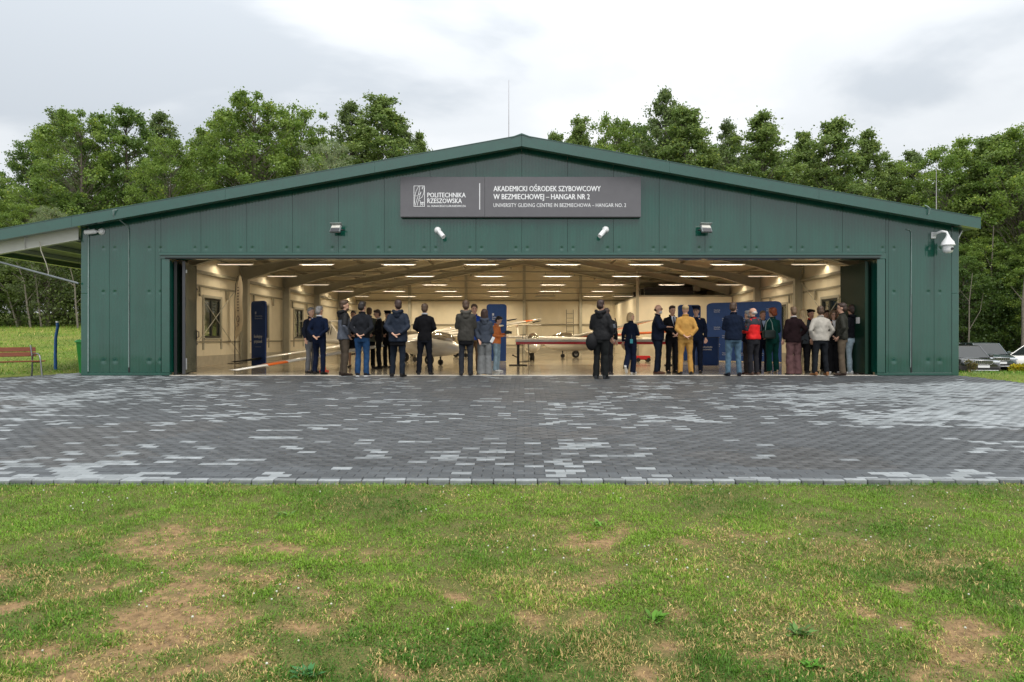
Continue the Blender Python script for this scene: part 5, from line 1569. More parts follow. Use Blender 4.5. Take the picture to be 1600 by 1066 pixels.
    if under is not None:      # a layer showing below the jacket hem
        h = MB(); h.loft([(0, .004, hem - .09, .170 * f2, .120 * fy_), (0, .004, hem + .1, .168 * f2, .118 * fy_)], 18, e=2.3)
        remeshed(h, 'undershirt', cloth(under), p, .018, 1, .006, i)

    # --- trousers or skirt
    if skirt is not None:
        h = MB(); h.loft([(0, 0, .52, .15, .12), (0, 0, .75, .16, .125), (0, 0, .95, .145, .115)], 18); remeshed(h, 'skirt', cloth(skirt), p, .018, 2, .006, i)
    else:
        t = MB()
        t.loft([(0, .01, .80, .150 * f2 * hw, .112 * (1 + (bf - 1) * .9)), (0, .01, .90, .158 * f2 * hw, .118 * (1 + (bf - 1) * 1.2)), (0, .0, 1.02, .142 * f2, .105 * fy_)], 18)
        for s in (-1, 1):
            hip, kn, an, fd, up = ft[s]
            a0 = hip + Vector((0, .006, -.02)); q1 = .5 * (cuff - 1)
            t.tube([a0, hip.lerp(kn, .45), kn], [.098 * (1 + (bf - 1) * .6), .087 * (1 + q1 * .6) * (1 + (bf - 1) * .5), .064 * (1 + q1)], 12)
            end = an + (an - kn).normalized() * (.035 if cuff < 1.3 else .06)
            t.tube([kn, kn.lerp(an, .5), end], [.069 * (1 + q1), .067 * (1 + (cuff - 1) * .8), .064 * cuff], 12); t.ell(kn, (.064 * (1 + q1),) * 3, 10, 6)
        remeshed(t, 'trousers', cloth(bot, kind=bkind), p, .018, 2, .014, i * 5 + 2)

    # --- shoes
    for s in (-1, 1):
        hip, kn, an, fd, up = ft[s]
        h = MB()
        if up:
            zq = fd.to_track_quat('Y', 'Z').to_matrix()
        else:
            zq = Matrix.Rotation(math.atan2(fd.y, fd.x) - PI / 2, 3, 'Z')
        hz0 = .065 if heels else 0.0
        def sp_(v): return (an - Vector((0, 0, .085)) + zq @ Vector(v)) if not up else (an + zq @ (Vector(v) - Vector((0, .0, .085))))
        sec = [(-.075, .030, .0, .075), (-.055, .037, .0, .095), (0, .040, .0, .085), (.06, .044, .0, .062), (.12, .047, .0, .05), (.165, .040, .0, .04), (.19, .020, .004, .028)]
        rings = []
        for (yy, hw_, z0, z1) in sec:
            z0 += hz0 * max(0, min(1, (.06 - yy) / .12)); z1 += hz0 * max(0, min(1, (.06 - yy) / .12)) * .6 - (.02 if heels else 0)
            z1 = max(z1, z0 + .018)
            wv = hw_ * (.72 if heels else 1.0)
            rings.append([sp_((wv * math.copysign(abs(math.cos(a)) ** .7, math.cos(a)), yy, (z0 + z1) / 2 + (z1 - z0) / 2 * math.copysign(abs(math.sin(a)) ** .6, math.sin(a)))) for a in [2 * PI * j / 12 for j in range(12)]])
        h.rings(rings, 0, True)
        if heels: h.tube([sp_((0, -.062, .075)), sp_((0, -.066, .0))], [.014, .005], 8)
        sh_ = h.build('shoe', cloth(shoe, kind='shell'), p)
        if sole is not None and not heels:
            h = MB(); rings = []
            for (yy, hw_, z0, z1) in sec:
                rings.append([sp_((hw_ * 1.07 * c_, yy * 1.02, z_)) for c_, z_ in ((-1, -.001), (1, -.001), (1, .022), (-1, .022))])
            h.rings(rings, 0, True, False); h.build('sole', cloth(sole, kind='shell'), sh_)
    p['_k'] = k
    return p

NAVY = (.010, .016, .040); BLK = (.012, .012, .014); CHAR = (.045, .050, .058)
G = dict
person(486, 583, 481, 62, 'grey-haired man in dark blazer and grey trousers at the far left of the crowd', (.016, .02, .034), (.13, .13, .135), hair='grey', arms=('side', 'back'), shirt=(.6, .62, .68), fat=1.05)
person(499, 585, 479, 172, 'grey-haired man in navy suit with hands clasped behind, second from left', (.008, .016, .045), (.008, .015, .042), hair='grey', arms=('back', 'back'), head_turn=-20, collar=(.6, .62, .66), legs='relax')
person(538, 587, 470, 118, 'tall man in grey and black hooded jacket and brown cargo trousers', (.085, .095, .12), (.075, .058, .042), hair='brown', arms=('pocket', 'hold'), hood=BLK, yoke=(.013, .013, .015), fat=1.1, kind='shell', beard='brown', head_turn=-10, shoe=(.05, .03, .02), bulk=1.04)
person(552, 574, 486, 10, 'person with dark hair and bare legs half hidden behind the tall man', BLK, BLK, hair='dark', arms=('front', 'front'), skirt=BLK, female=True)
person(566, 588, 472, 178, 'dark-haired man in dark jacket and blue jeans with hands clasped behind', (.022, .024, .030), (.018, .055, .13), hair='dark', arms=('back', 'back'), bkind='denim', head_turn=-25, shoe=(.015, .015, .02), sole=(.7, .7, .7), hem=.90, fat=1.02)
person(577, 575, 481, 190, 'person in grey-green coat standing behind the man in blue jeans', (.10, .11, .085), BLK, hair='brown', arms=('pocket', 'pocket'), hem=.76)
person(592, 576, 484, -75, 'man in black suit facing left with bent head', BLK, BLK, hair='dbrown', arms=('front', 'front'), collar=(.6, .6, .62), head_tilt=14, glasses=True)
person(606, 574.5, 486, -22, 'man in peaked cap, black suit and tie facing the camera', BLK, BLK, hair='dark', arms=('front', 'front'), cap=('peaked', (.012, .014, .02)), shirt=(.65, .67, .72), tie=BLK)
person(622, 589, 469, 176, 'big man in dark navy hooded parka with hands clasped behind', (.016, .026, .048), (.022, .030, .045), hair='dbrown', arms=('back', 'back'), hood=(.014, .023, .043), hem=.80, bulk=1.13, fat=1.08, kind='shell', head_turn=25, under=BLK, legs='relax')
person(663.5, 586, 475, 180, 'man in plain black suit seen from behind, standing alone', BLK, (.012, .014, .022), hair='brown', arms=('front', 'front'), collar=(.55, .57, .6), spread=.04)
person(728, 587, 470, 183, 'man in grey-olive parka with pale-lined hood and dark grey trousers', (.065, .060, .050), (.040, .044, .055), hair='brown', arms=('phone', 'phone'), hood=(.07, .065, .055), hem=.80, bulk=1.10, kind='shell', under=BLK, shoe=(.03, .03, .035))
person(741, 583, 476, 8, 'man in bright blue jacket facing the camera behind the parka', (.015, .05, .25), (.11, .065, .035), hair='brown', arms=('cross', 'side'), shoe=(.03, .02, .015))
person(757, 586, 484, 182, 'woman with dark brown hair in slate-blue hooded top and wide grey trousers', (.050, .060, .080), (.165, .170, .170), hair='dbrown', style='bob', arms=('phone', 'behind'), hood=(.055, .065, .085), female=True, hem=.86, bulk=1.10, cuff=1.7, shoe=(.5, .5, .48))
person(776, 581, 494, 70, 'boy in orange top and light jeans looking down at his hands', (.72, .22, .07), (.26, .36, .43), hair='dark', arms=('hold', 'phone'), head_tilt=24, bkind='denim', shoe=(.75, .75, .73), hem=.88)
person(939, 592, 469, 158, 'tall man in black hooded jacket holding a camera rig', (.016, .016, .018), (.020, .022, .022), hair='dbrown', arms=('side', 'hold'), hood=(.013, .013, .014), fat=1.06, kind='shell', head_turn=-12, shoe=(.04, .045, .05), bulk=1.06, cuff=1.15, hem=.86)
person(948, 586, 482, 165, 'dark-haired man mostly hidden behind the tall camera man', (.018, .018, .02), (.02, .02, .022), hair='dbrown', arms=('side', 'up'), shoe=(.05, .04, .04))
person(985.5, 583.5, 489, 150, 'blonde woman in navy top and trousers walking with one heel lifted', (.008, .014, .034), (.010, .017, .045), hair='blond', style='bob', arms=('hold', 'side'), female=True, legs='walk', head_turn=-85, shoe=(.7, .7, .7), cuff=1.3, hem=.90)
person(1028, 584, 476, 70, 'balding man with grey beard and folded arms in navy blazer', (.009, .014, .032), (.010, .018, .034), hair='brown', style='fringe', arms=('cross', 'cross'), beard='white', fat=1.16, shoe=(.09, .04, .025), head_turn=-8, glasses=True)
person(1050, 583, 478, 12, 'smiling man in black suit, white shirt and dark tie', BLK, BLK, hair='dbrown', arms=('front', 'front'), shirt=(.62, .65, .72), tie=(.01, .012, .03), head_tilt=8, shoe=BLK)
person(1071, 586, 477, 181, 'man in tan flight overalls and tan cap with hands behind', (.46, .25, .065), (.46, .25, .065), hair='lbrown', style='none', arms=('back', 'back'), cap=('close', (.46, .33, .17)), collar=(.46, .25, .065), fat=1.06, shoe=(.02, .015, .012), spread=.03, hem=.90)
person(1088, 583, 479, -25, 'man in dark navy uniform and peaked cap beside the tan overalls', (.008, .014, .036), (.010, .014, .032), hair='dark', arms=('side', 'side'), cap=('peaked', (.010, .018, .04)), head_tilt=6, collar=(.45, .5, .6))
person(1146, 587.5, 473, 178, 'large man in navy blazer and faded blue jeans seen from behind', (.010, .018, .042), (.085, .15, .21), hair='brown', arms=('phone', 'phone'), bkind='denim', fat=1.17, head_turn=-30, shoe=(.012, .014, .025), hem=.86, spread=.03)
person(1177, 586.5, 481, 205, 'balding man in red and black jacket facing left', (.62, .012, .012), (.030, .030, .036), hair='white', style='fringe', arms=('hold', 'hold'), yoke=(.045, .05, .06), fat=1.14, head_turn=45, shoe=(.07, .04, .03), hem=.93, kind='shell', collar=(.02, .02, .04), glasses=True)
person(1169, 585, 486, 215, 'person in dark trousers hidden between the blue jeans and the red jacket', (.02, .02, .035), (.05, .04, .035), hair='grey', arms=('side', 'side'), shoe=(.06, .02, .015))
person(1192, 582, 486, 2, 'man in pale blue shirt and dark suit looking out between red and green jackets', (.01, .014, .03), (.012, .014, .03), hair='lbrown', arms=('front', 'front'), shirt=(.42, .5, .65), skin=1)
person(1207, 583.5, 482, 194, 'red-haired woman in dark green trouser suit and pale heels', (.004, .060, .048), (.004, .062, .050), hair='red', style='curly', arms=('hold', 'hold'), female=True, heels=True, shoe=(.62, .48, .34), cuff=1.2, hem=.84, fat=1.04, head_turn=25)
person(1240, 586, 480, 183, 'short-haired blonde woman in dark brown blazer and mauve trousers', (.022, .010, .012), (.105, .055, .055), hair='lbrown', arms=('hip', 'side'), female=True, cuff=1.6, hem=.84, bulk=1.12, collar=(.55, .52, .5))
person(1254, 583, 484, 170, 'woman with long straight blonde hair and grey coat', (.045, .052, .058), BLK, hair='blond', style='long', arms=('side', 'side'), female=True, hem=.80)
person(1267, 582, 484, 10, 'man with black beret and red scarf behind the group', (.02, .02, .022), BLK, hair='dark', arms=('front', 'front'), cap=('beret', (.012, .012, .014)), collar=(.7, .04, .02), skin=1)
person(1282, 587, 479, 184, 'man in pale grey jacket and dark trousers seen from behind', (.40, .37, .32), (.020, .023, .028), hair='brown', arms=('pocket', 'pocket'), fat=1.08, bulk=1.08, hem=.88, shoe=(.22, .10, .04), head_turn=-25, spread=.05, kind='shell')
person(1291, 581, 485, 0, 'person in red top glimpsed behind the pale grey jacket', (.45, .02, .025), BLK, hair='dark', arms=('front', 'front'), dpt=19.2)
person(1302, 583, 485.5, -8, 'woman with fair curly hair and glasses in long black clothes', BLK, BLK, hair='lbrown', style='bob', arms=('front', 'front'), female=True, glasses=True, shirt=(.6, .58, .56), cuff=1.9, shoe=(.6, .58, .55))
person(1306, 581.5, 482, 8, 'dark-haired person standing behind the woman with glasses', (.02, .02, .022), BLK, hair='dark', arms=('side', 'side'), dpt=19.0)
person(1315.5, 587, 474, -120, 'man in dark olive jacket, glasses and khaki trousers looking left', (.032, .032, .022), (.105, .080, .055), hair='dbrown', arms=('pocket', 'pocket'), hem=.87, bulk=1.12, kind='shell', glasses=True, shoe=(.06, .035, .025), head_turn=0)
person(1331, 584.5, 478, -150, 'dark-haired person in black jacket and light jeans at the right edge of the group', (.012, .013, .018), (.26, .33, .38), hair='dbrown', style='curly', arms=('pocket', 'side'), bkind='denim', shoe=(.55, .56, .56), hem=.92, hood=(.012, .013, .018))

# things they carry: each stands at its bearer's hand
def at_person(px, dpt, dx, dy, z): return (wx(px, dpt) + dx, dpt + dy, z)
e_ = empty('shoulder_bag', at_person(924.5, 15.9, 0, .02, .86 + slope(15.9))); tag(e_, 'round black shoulder bag at the hip of the tall camera man', 'bag')
b = MB(); b.ell((0, 0, 0), (.14, .10, .20), 16, 10); b.build('bag_body', cloth(BLK, kind='shell'), e_)
b = MB(); b.tube([(.02, .0, .18), (.14, .13, .42), (.30, .10, .62), (.38, -.02, .66)], .016, 6, flat=.5); b.build('strap', cloth((.05, .05, .055)), e_)
e_ = empty('camera_rig', at_person(956, 16.0, .05, .22, 1.20)); tag(e_, 'small grey camera screen on a handheld rig held by the tall camera man', 'camera')
b = MB(); b.cbox((0, 0, 0), (.13, .05, .10), Matrix.Rotation(R(-12), 3, 'Y'), 0, .01); b.build('screen', mat('screen_grey', (.10, .11, .13), rough=.25), e_)
b = MB(); b.tube([(.05, 0, .20), (.09, 0, .08), (.10, .0, -.04), (.06, 0, -.16), (-.04, .0, -.20)], .012, 6); b.build('grip', M_BLACK, e_)
e_ = empty('phone', at_person(769.5, 16.85, -.0, -.02, .88), rot=(R(10), R(28), 0)); tag(e_, 'white phone held behind her back by the woman in wide grey trousers', 'phone')
b = MB(); b.cbox((0, 0, 0), (.075, .012, .15), None, 0, .005); b.build('case', M_WHITE, e_)
e_ = empty('photo_camera', at_person(789.5, 18.6, .05, .0, 1.08)); tag(e_, 'black camera held out by the boy in orange', 'camera')
b = MB(); b.cbox((0, 0, 0), (.14, .08, .09), None, 0, .012); b.build('body', M_BLACK, e_)
b = MB(); b.tube([(.06, 0, 0), (.13, 0, -.01)], .035, 10); b.build('lens', M_BLACK, e_)
e_ = empty('handbag', at_person(1199, 17.75, .0, -.13, 1.02)); tag(e_, 'black leather handbag on the arm of the woman in green', 'handbag')
b = MB(); b.cbox((0, 0, -.0), (.32, .12, .22), None, 0, .03); b.build('bag_body', mat('leather_black', (.012, .02, .018), rough=.35, bump=.004, bscale=20), e_)
b = MB(); b.tube([(-.10, 0, .10), (-.07, .02, .30), (.02, .03, .42), (.08, .02, .30), (.10, 0, .10)], .010, 6); b.build('strap', mat('strap_grey', (.2, .26, .24), rough=.3), e_)
e_ = empty('badge', at_person(985, 17.85, .0, -.17, .84)); tag(e_, 'teal badge hanging at the hip of the walking blonde woman', 'badge')
b = MB(); b.cbox((0, 0, 0), (.075, .01, .11), None, 0, .003); b.build('card', mat('badge_teal', (.03, .22, .26), rough=.4), e_)
b = MB(); b.tube([(0, 0, .05), (.01, .02, .16)], .006, 4); b.build('cord', M_DGREY, e_)
finish_people()
# ------------------------------------------------------------------ bench, post, bin
bench = empty('bench', (wx(50, 16.5), 16.55, slope(16.45) - .02), R(58))
tag(bench, 'park bench with brown wooden slats and curved steel arm rests left of the hangar', 'bench')
M_WOOD = mat('bench_wood', (.20, .052, .018), rough=.45, var=.25, vscale=6, stretch=(1, 14, 14), coat=.3)
# local x along the bench, local -y is the front; the near end lies outside the frame
for k, z in enumerate((.56, .68)):
    b = MB(); b.cbox((-.62, .24 + k * .03, z), (1.55, .03, .105), Matrix.Rotation(R(-12), 3, 'X'), 0, .006); b.build('back_slat', M_WOOD, bench)
for k in range(4):
    b = MB(); b.cbox((-.62, -.20 + k * .115, .40 - k * .004), (1.55, .10, .03), None, 0, .006); b.build('seat_slat', M_WOOD, bench)
M_LEG = mat('bench_steel', (.22, .22, .22), rough=.3, metal=.85)
for x in (.05, -1.28):
    e_ = empty('end_frame', (x, 0, 0)); e_.parent = bench
    b = MB(); b.tube([(0, -.33, 0), (0, -.27, .28), (0, -.235, .44), (0, -.20, .53), (0, -.12, .57), (0, .0, .575), (0, .10, .57), (0, .17, .52), (0, .19, .43)], .02, 8); b.build('arm_rest', M_LEG, e_)
    b = MB(); b.tube([(0, .22, 0), (0, .19, .2), (0, .185, .38), (0, .20, .5), (0, .28, .78)], .02, 8); b.build('back_leg', M_LEG, e_)
    b = MB(); b.tube([(0, -.245, .375), (0, .19, .365)], .018, 8); b.build('seat_rail', M_LEG, e_)
post = empty('marker_post', (wx(87, 19.3), 19.3, float(ground_z(-13, 19.3)) - .02)); tag(post, 'blue leaning post with a white cap in the meadow beside the bench', 'post')
b = MB(); b.tube([(0, 0, -.1), (-.01, 0, .4), (.0, 0, .9), (.055, 0, 1.22), (.05, 0, 1.34)], [.042, .040, .038, .038, .037], 10); b.build('shaft', mat('post_blue', (.015, .10, .32), rough=.45, var=.25, vscale=12), post)
b = MB(); b.tube([(.05, 0, 1.34), (.05, 0, 1.385)], .043, 10); b.build('cap', M_WHITE, post)
bn = empty('wheelie_bin', (-11.17, 17.6, slope(16.8) - .03)); tag(bn, 'bright green wheelie bin partly behind the left hangar corner', 'bin')
M_BIN = mat('bin_green', (.008, .17, .02), rough=.4, var=.1)
b = MB(); b.loft([(0, 0, .03, .19, .21), (0, 0, .5, .225, .25), (0, 0, .84, .25, .28)], 20, e=6); b.build('tub', M_BIN, bn)
b = MB(); b.loft([(0, 0, .841, .275, .30), (0, 0, .87, .28, .305), (0, 0, .91, .24, .27), (0, 0, .925, .12, .14)], 20, e=6); b.build('lid', M_BIN, bn)
b = MB(); b.tube([(-.2, .27, .88), (.2, .27, .88)], .018, 8); b.build('handle', M_BIN, bn)
for sx in (-.2, .2):
    b = MB(); b.tube([(sx - .02, .22, .09), (sx + .02, .22, .09)], .09, 12); b.build('wheel', M_TYRE, bn)

# ------------------------------------------------------------------ cars
def car(loc, yaw, paint, label, L_=4.6, W_=1.84, H_=1.62, suv=True, plate=True, grille_c=(.35, .36, .37)):
    e_ = empty('parked_car', loc, yaw); tag(e_, label, 'car', 'cars parked beyond the hangar')
    P = mat('car_paint_' + '_'.join('%d' % int(c * 1000) for c in paint), paint, rough=.22, spec=.6, coat=1.0, coat_rough=.03, var=.04)
    # length along -y is the nose. stations: (y, half width, z bottom, z shoulder)
    h = W_ / 2; g0 = .24 if suv else .17; bl = .98 * H_ / 1.62
    S = [(-L_ / 2, h * .70, g0 + .12, .62), (-L_ / 2 + .10, h * .86, g0 + .04, .74), (-L_ / 2 + .35, h * .96, g0, .86), (-L_ / 2 + .9, h, g0, bl - .06), (-L_ / 2 + 1.35, h, g0, bl), (0, h, g0, bl + .02), (L_ / 2 - 1.0, h, g0, bl + .05), (L_ / 2 - .3, h * .97, g0 + .02, bl + .05), (L_ / 2, h * .85, g0 + .14, bl - .04)]
    rings = []
    for y, w_, z0, z1 in S:
        rings.append([Vector(p) for p in ((-w_ * .9, y, z0), (w_ * .9, y, z0), (w_, y, z0 + .12), (w_, y, (z0 + z1) / 2 + .05), (w_ * .965, y, z1 - .06), (w_ * .86, y, z1), (0, y, z1 + .035), (-w_ * .86, y, z1), (-w_ * .965, y, z1 - .06), (-w_, y, (z0 + z1) / 2 + .05), (-w_, y, z0 + .12))])
    b = MB(); b.rings(rings[::-1], 0, True, True); b.build('body', P, e_)
    y0, y1, y2, y3 = -L_ / 2 + 1.15, -L_ / 2 + 1.95, L_ / 2 - (.75 if suv else 1.25), L_ / 2 - (.25 if suv else .45)
    hw = h * .74; G_ = [(y0, h * .84, bl - .01), (y1, hw, H_ - .05), (y2, hw, H_ - .04), (y3, h * .84, bl + .03)]
    # roof skin
    rr = [[Vector(p) for p in ((-w_ * 1.0, y, z - .02), (w_ * 1.0, y, z - .02), (w_ * .92, y, z + .03), (0, y, z + .055), (-w_ * .92, y, z + .03))] for y, w_, z in ((y1 - .02, hw, H_ - .05), (y1 + .6, hw * 1.02, H_ - .03), (y2, hw, H_ - .045), (y2 + .12, hw * .96, H_ - .09))]
    b = MB(); b.rings(rr[::-1], 0, True, True); b.build('roof', P, e_)
    def quad(name, pts, m, th=.012):
        b = MB(); b.add(pts, [tuple(range(len(pts)))]); o = b.build(name, m, e_); s = o.modifiers.new('s', 'SOLIDIFY'); s.thickness = th; s.offset = 0; return o
    (ya, wa, za), (yb_, wb, zb), (yc, wc, zc_), (yd, wd, zd) = G_
    quad('windscreen', [(-wa, ya, za), (wa, ya, za), (wb * .96, yb_, zb), (-wb * .96, yb_, zb)], M_CARGLASS)
    quad('rear_window', [(wd, yd, zd), (-wd, yd, zd), (-wc * .95, yc, zc_), (wc * .95, yc, zc_)], M_CARGLASS)
    for s in (-1, 1):
        ym = (yb_ + yc) / 2
        quad('side_window', [(s * (wa + .03), ya + .22, za), (s * wb * 1.01, yb_ + .04, zb - .02), (s * wb * 1.01, ym - .04, zb - .02), (s * (h * .9), ym - .04, bl + .01)], M_CARGLASS)
        quad('side_window', [(s * (h * .9), ym + .04, bl + .01), (s * wb * 1.01, ym + .04, zb - .02), (s * wc * 1.01, yc - .05, zc_ - .02), (s * (h * .9), yd - .22, bl + .04)], M_CARGLASS)
        for (p, q) in (((s * wa, ya, za), (s * wb, yb_, zb)), ((s * wd, yd, zd), (s * wc, yc, zc_)), ((s * h * .9, ym, bl), (s * wb * 1.0, ym, zb))):
            b = MB(); b.tube([p, q], .035, 6); b.build('pillar', P, e_)
        m_ = MB(); m_.cbox((s * (h + .10), ya + .35, bl + .07), (.20, .10, .13), None, 0, .03); m_.build('mirror', P, e_)
        hl = MB(); hl.cbox((s * h * .66, -L_ / 2 + .13, .72), (.42, .16, .12), Matrix.Rotation(R(s * 24), 3, 'Z'), 0, .03); hl.build('headlight', mat('headlamp', (.55, .58, .62), rough=.08, spec=.9, coat=1), e_)
        tl = MB(); tl.cbox((s * h * .74, L_ / 2 - .06, .86), (.35, .10, .16), None, 0, .02); tl.build('tail_light', M_REDP, e_)
        for yw in (-L_ / 2 + .88, L_ / 2 - .85):
            w = empty('wheel', (s * (h - .10), yw, .34)); w.parent = e_
            b = MB(); b.tube([(-.11, 0, 0), (.11, 0, 0)], .34, 20); b.build('tyre', M_TYRE, w)
            b = MB(); b.tube([(s * .10, 0, 0), (s * .118, 0, 0)], .23, 14)
            for a in range(5): b.box((s * .122, .12 * math.cos(a * 1.2566), .12 * math.sin(a * 1.2566)), (.012, .05, .2), Matrix.Rotation(-a * 1.2566 + PI / 2, 3, 'X'))
            b.build('rim', M_GALV, w)
            b = MB(); b.tube([(s * -.02, 0, .0), (s * .104, 0, 0)], .40, 20); b.build('arch', mat('arch_black', (.015, .015, .016), rough=.7), w)
    b = MB(); b.cbox((0, -L_ / 2 + .015, .70), (.86, .08, .20), None, 0, .04); b.build('grille', M_BLACK, e_)
    g = MB()
    for k in range(9): g.bx(-.36 + k * .09 - .012, -.36 + k * .09 + .012, -L_ / 2 - .032, -L_ / 2 - .022, .63, .77)
    g.tube([(-.42, -L_ / 2 - .02, .70), (-.38, -L_ / 2 - .02, .79), (.38, -L_ / 2 - .02, .79), (.42, -L_ / 2 - .02, .70), (.36, -L_ / 2 - .02, .61), (-.36, -L_ / 2 - .02, .61), (-.42, -L_ / 2 - .02, .70)], .014, 6)
    g.build('grille_trim', mat('chrome', (.5, .5, .5), rough=.15, metal=.9), e_)
    b = MB(); b.cbox((0, -L_ / 2 + .03, .42), (W_ * .78, .10, .16), None, 0, .03); b.build('bumper_inlet', M_BLACK, e_)
    b = MB(); b.cbox((0, -L_ / 2 + .0, .31), (W_ * .72, .10, .05), None, 0, .015); b.build('skid_plate', M_GALV, e_)
    if plate:
        b = MB(); b.cbox((0, -L_ / 2 - .035, .50), (.52, .02, .115), None, 0, .004); b.build('number_plate', M_WHITE, e_)
    return e_
def cz(x, y): return float(ground_z(x, y)) + .005
def place(px, d): return (wx(px, d), d, cz(wx(px, d), d))
car(place(1503, 35.5), R(-10), (.008, .008, .010), 'black car with chrome-ribbed grille nearest the hangar corner', H_=1.52)
car(place(1536, 40.5), R(-12), (.035, .055, .06), 'dark grey-green car parked behind the black one', H_=1.62)
car(place(1622, 39.5), R(-84), (.72, .70, .64), 'white car parked sideways at the right edge', H_=1.50, suv=False, L_=4.4)
# car park surface
b = MB()
pts = [(12.5, 31.5), (60, 31.5), (60, 48), (12.5, 48)]
xs = np.linspace(12.5, 60, 30); ys = np.linspace(31.2, 48, 14)
cp = grid_mesh('car_park', xs, ys, lambda X, Y: ground_z(X, Y) + .004, mat('gravel', (.15, .14, .125), rough=.9, var=.25, vscale=8, bump=.01, bscale=60))
tag(cp, kind='structure')

# ------------------------------------------------------------------ trees
M_LEAF = mat('leaf', (1, 1, 1), rough=.5, spec=.35, attr='col', var=.08, vscale=3, trans=.42)
M_BARK = mat('bark', (.16, .135, .105), rough=.9, var=.35, vscale=12, bump=.02, bscale=30, stretch=(1, 1, .3))
M_BIRCH = mat('pale_bark', (.15, .13, .10), rough=.8, var=.3, vscale=9, bump=.01, bscale=30)

def tree_meshes(kind, seed):
    """a tree about 18 m tall: trunk mesh and crown mesh"""
    g = np.random.default_rng(seed); H = 18.0
    P = {'broad': dict(z0=2.6, rmax=4.6, tips=230, leaf=.175, per=150, col=(.225, .310, .055), col2=(.115, .195, .036), shape=1.0),
         'poplar': dict(z0=3.5, rmax=3.1, tips=190, leaf=.165, per=145, col=(.225, .295, .075), col2=(.120, .190, .048), shape=.6),
         'dark': dict(z0=2.0, rmax=3.9, tips=220, leaf=.175, per=150, col=(.155, .235, .048), col2=(.075, .140, .030), shape=.9),
         'willow': dict(z0=1.5, rmax=4.2, tips=180, leaf=.15, per=150, col=(.28, .33, .16), col2=(.16, .21, .10), shape=1.1),
         'airy': dict(z0=4.5, rmax=3.1, tips=150, leaf=.16, per=110, col=(.190, .250, .080), col2=(.105, .160, .050), shape=.7)}[kind]
    tm = MB()
    bend = g.normal(size=2) * .5
    pts = [Vector((bend[0] * t * t, bend[1] * t * t, H * .93 * t)) for t in np.linspace(0, 1, 9)]
    tm.tube(pts, [.26 * (1 - t) ** .8 + .015 for t in np.linspace(0, 1, 9)], 7)
    C, RAD = [], []
    for k in range(P['tips']):
        t = (k + .5) / P['tips']; t = t ** .9
        z = P['z0'] + (H - P['z0']) * t
        if P['shape'] >= .9: env = P['rmax'] * (math.sin(PI * min(1, (t * .86 + .12))) ** .55)
        else: env = P['rmax'] * (1 - t) ** .8 * 1.1 * (min(1, t * 5 + .35)) + .15
        env *= .62 + .68 * g.random()
        a = k * 2.39996 + g.normal() * .5
        rad = env * (.35 + .65 * g.random() ** .45)
        ax = pts[min(8, int(t * 8))]
        if P['shape'] < .9 and g.random() < .22: rad *= 1.35
        lift = rad * (.55 if P['shape'] < .9 else .15)
        c = np.array([ax.x + rad * math.cos(a), ax.y + rad * math.sin(a), min(H + .1, z + lift + g.normal() * .35)])
        C.append(c); RAD.append((.30 + .80 * g.random() * (1.15 - .85 * t)) * (.72 if kind in ('poplar', 'airy') else 1))
        if k % 2 == 0 or rad > env * .6:
            zb = max(1.5, z - rad * (.5 + .5 * g.random())); q = min(8, max(0, int(zb / (H * .93) * 8)))
            s = pts[q].copy(); s.z = min(zb, H * .9)
            m_ = s.lerp(Vector(c), .55) + Vector((0, 0, .25 * rad * .4))
            tm.tube([s, m_, Vector(c)], [.055 * (1 - t * .6), .035 * (1 - t * .5), .012], 4, caps=False)
    C = np.array(C); RAD = np.array(RAD); n = P['tips'] * P['per']
    ci = g.integers(0, len(C), n)
    u = g.normal(size=(n, 3)); u /= np.linalg.norm(u, axis=1)[:, None]
    rr = RAD[ci] * g.random(n) ** .5
    Pp = C[ci] + u * rr[:, None] * np.array([1.15, 1.15, .80])
    # stray sprays that roughen the outline
    k_ = g.random(n) < .20; Pp[k_] += u[k_] * (g.random(k_.sum()) ** 2 * .5)[:, None]
    D = g.normal(size=(n, 3)) + np.array([0, 0, -.35]); D /= np.linalg.norm(D, axis=1)[:, None]
    ln = P['leaf'] * (.6 + .8 * g.random(n)); 
    Wv = np.cross(D, g.normal(size=(n, 3))); Wv /= np.linalg.norm(Wv, axis=1)[:, None] + 1e-9
    Nn = np.cross(D, Wv) * (ln * .12)[:, None]
    cw = P['leaf'] and (.36 if kind != 'willow' else .2)
    tone = g.random(len(C))[ci] * .6 + g.random(n) * .4
    A, B = np.array(P['col']), np.array(P['col2'])
    col = A[None] * tone[:, None] + B[None] * (1 - tone[:, None]); col *= (.85 + .6 * g.random(n))[:, None]
    yel = g.random(n) < .03; col[yel] = col[yel] * np.array([1.8, 1.4, 1.0])
    V, F, CC = kites(Pp, D * ln[:, None], Wv * (ln * cw)[:, None], Nn, col, 1.0)
    crown = tri_mesh('crown', V, F, CC, M_LEAF)
    trunk = tm.mesh('trunk', M_BIRCH if kind in ('airy', 'poplar') else M_BARK)
    return trunk, crown
TREES = {k: [tree_meshes(k, s) for s in seeds] for k, seeds in {'broad': (1, 2, 3), 'poplar': (4, 5, 6), 'dark': (7, 8), 'willow': (9,), 'airy': (10, 11)}.items()}
tcount = 0
def tree(px, d, top, kind, v, label, wid=1.0, zb=None, rz=None, group='trees behind the hangar'):
    global tcount
    x = wx(px, d); zg = float(ground_z(x, d)) if zb is None else zb
    H = wz(top, d) - zg; s = H / 18.3
    tr, cr = TREES[kind][v % len(TREES[kind])]
    e_ = empty('tree', (x, d, zg - .1), (tcount * 2.1) % 6.28 if rz is None else rz); e_.scale = (s * wid, s * wid, s)
    tag(e_, label, 'tree', group); tcount += 1
    link('trunk', tr, e_); link('crown', cr, e_)
    return e_

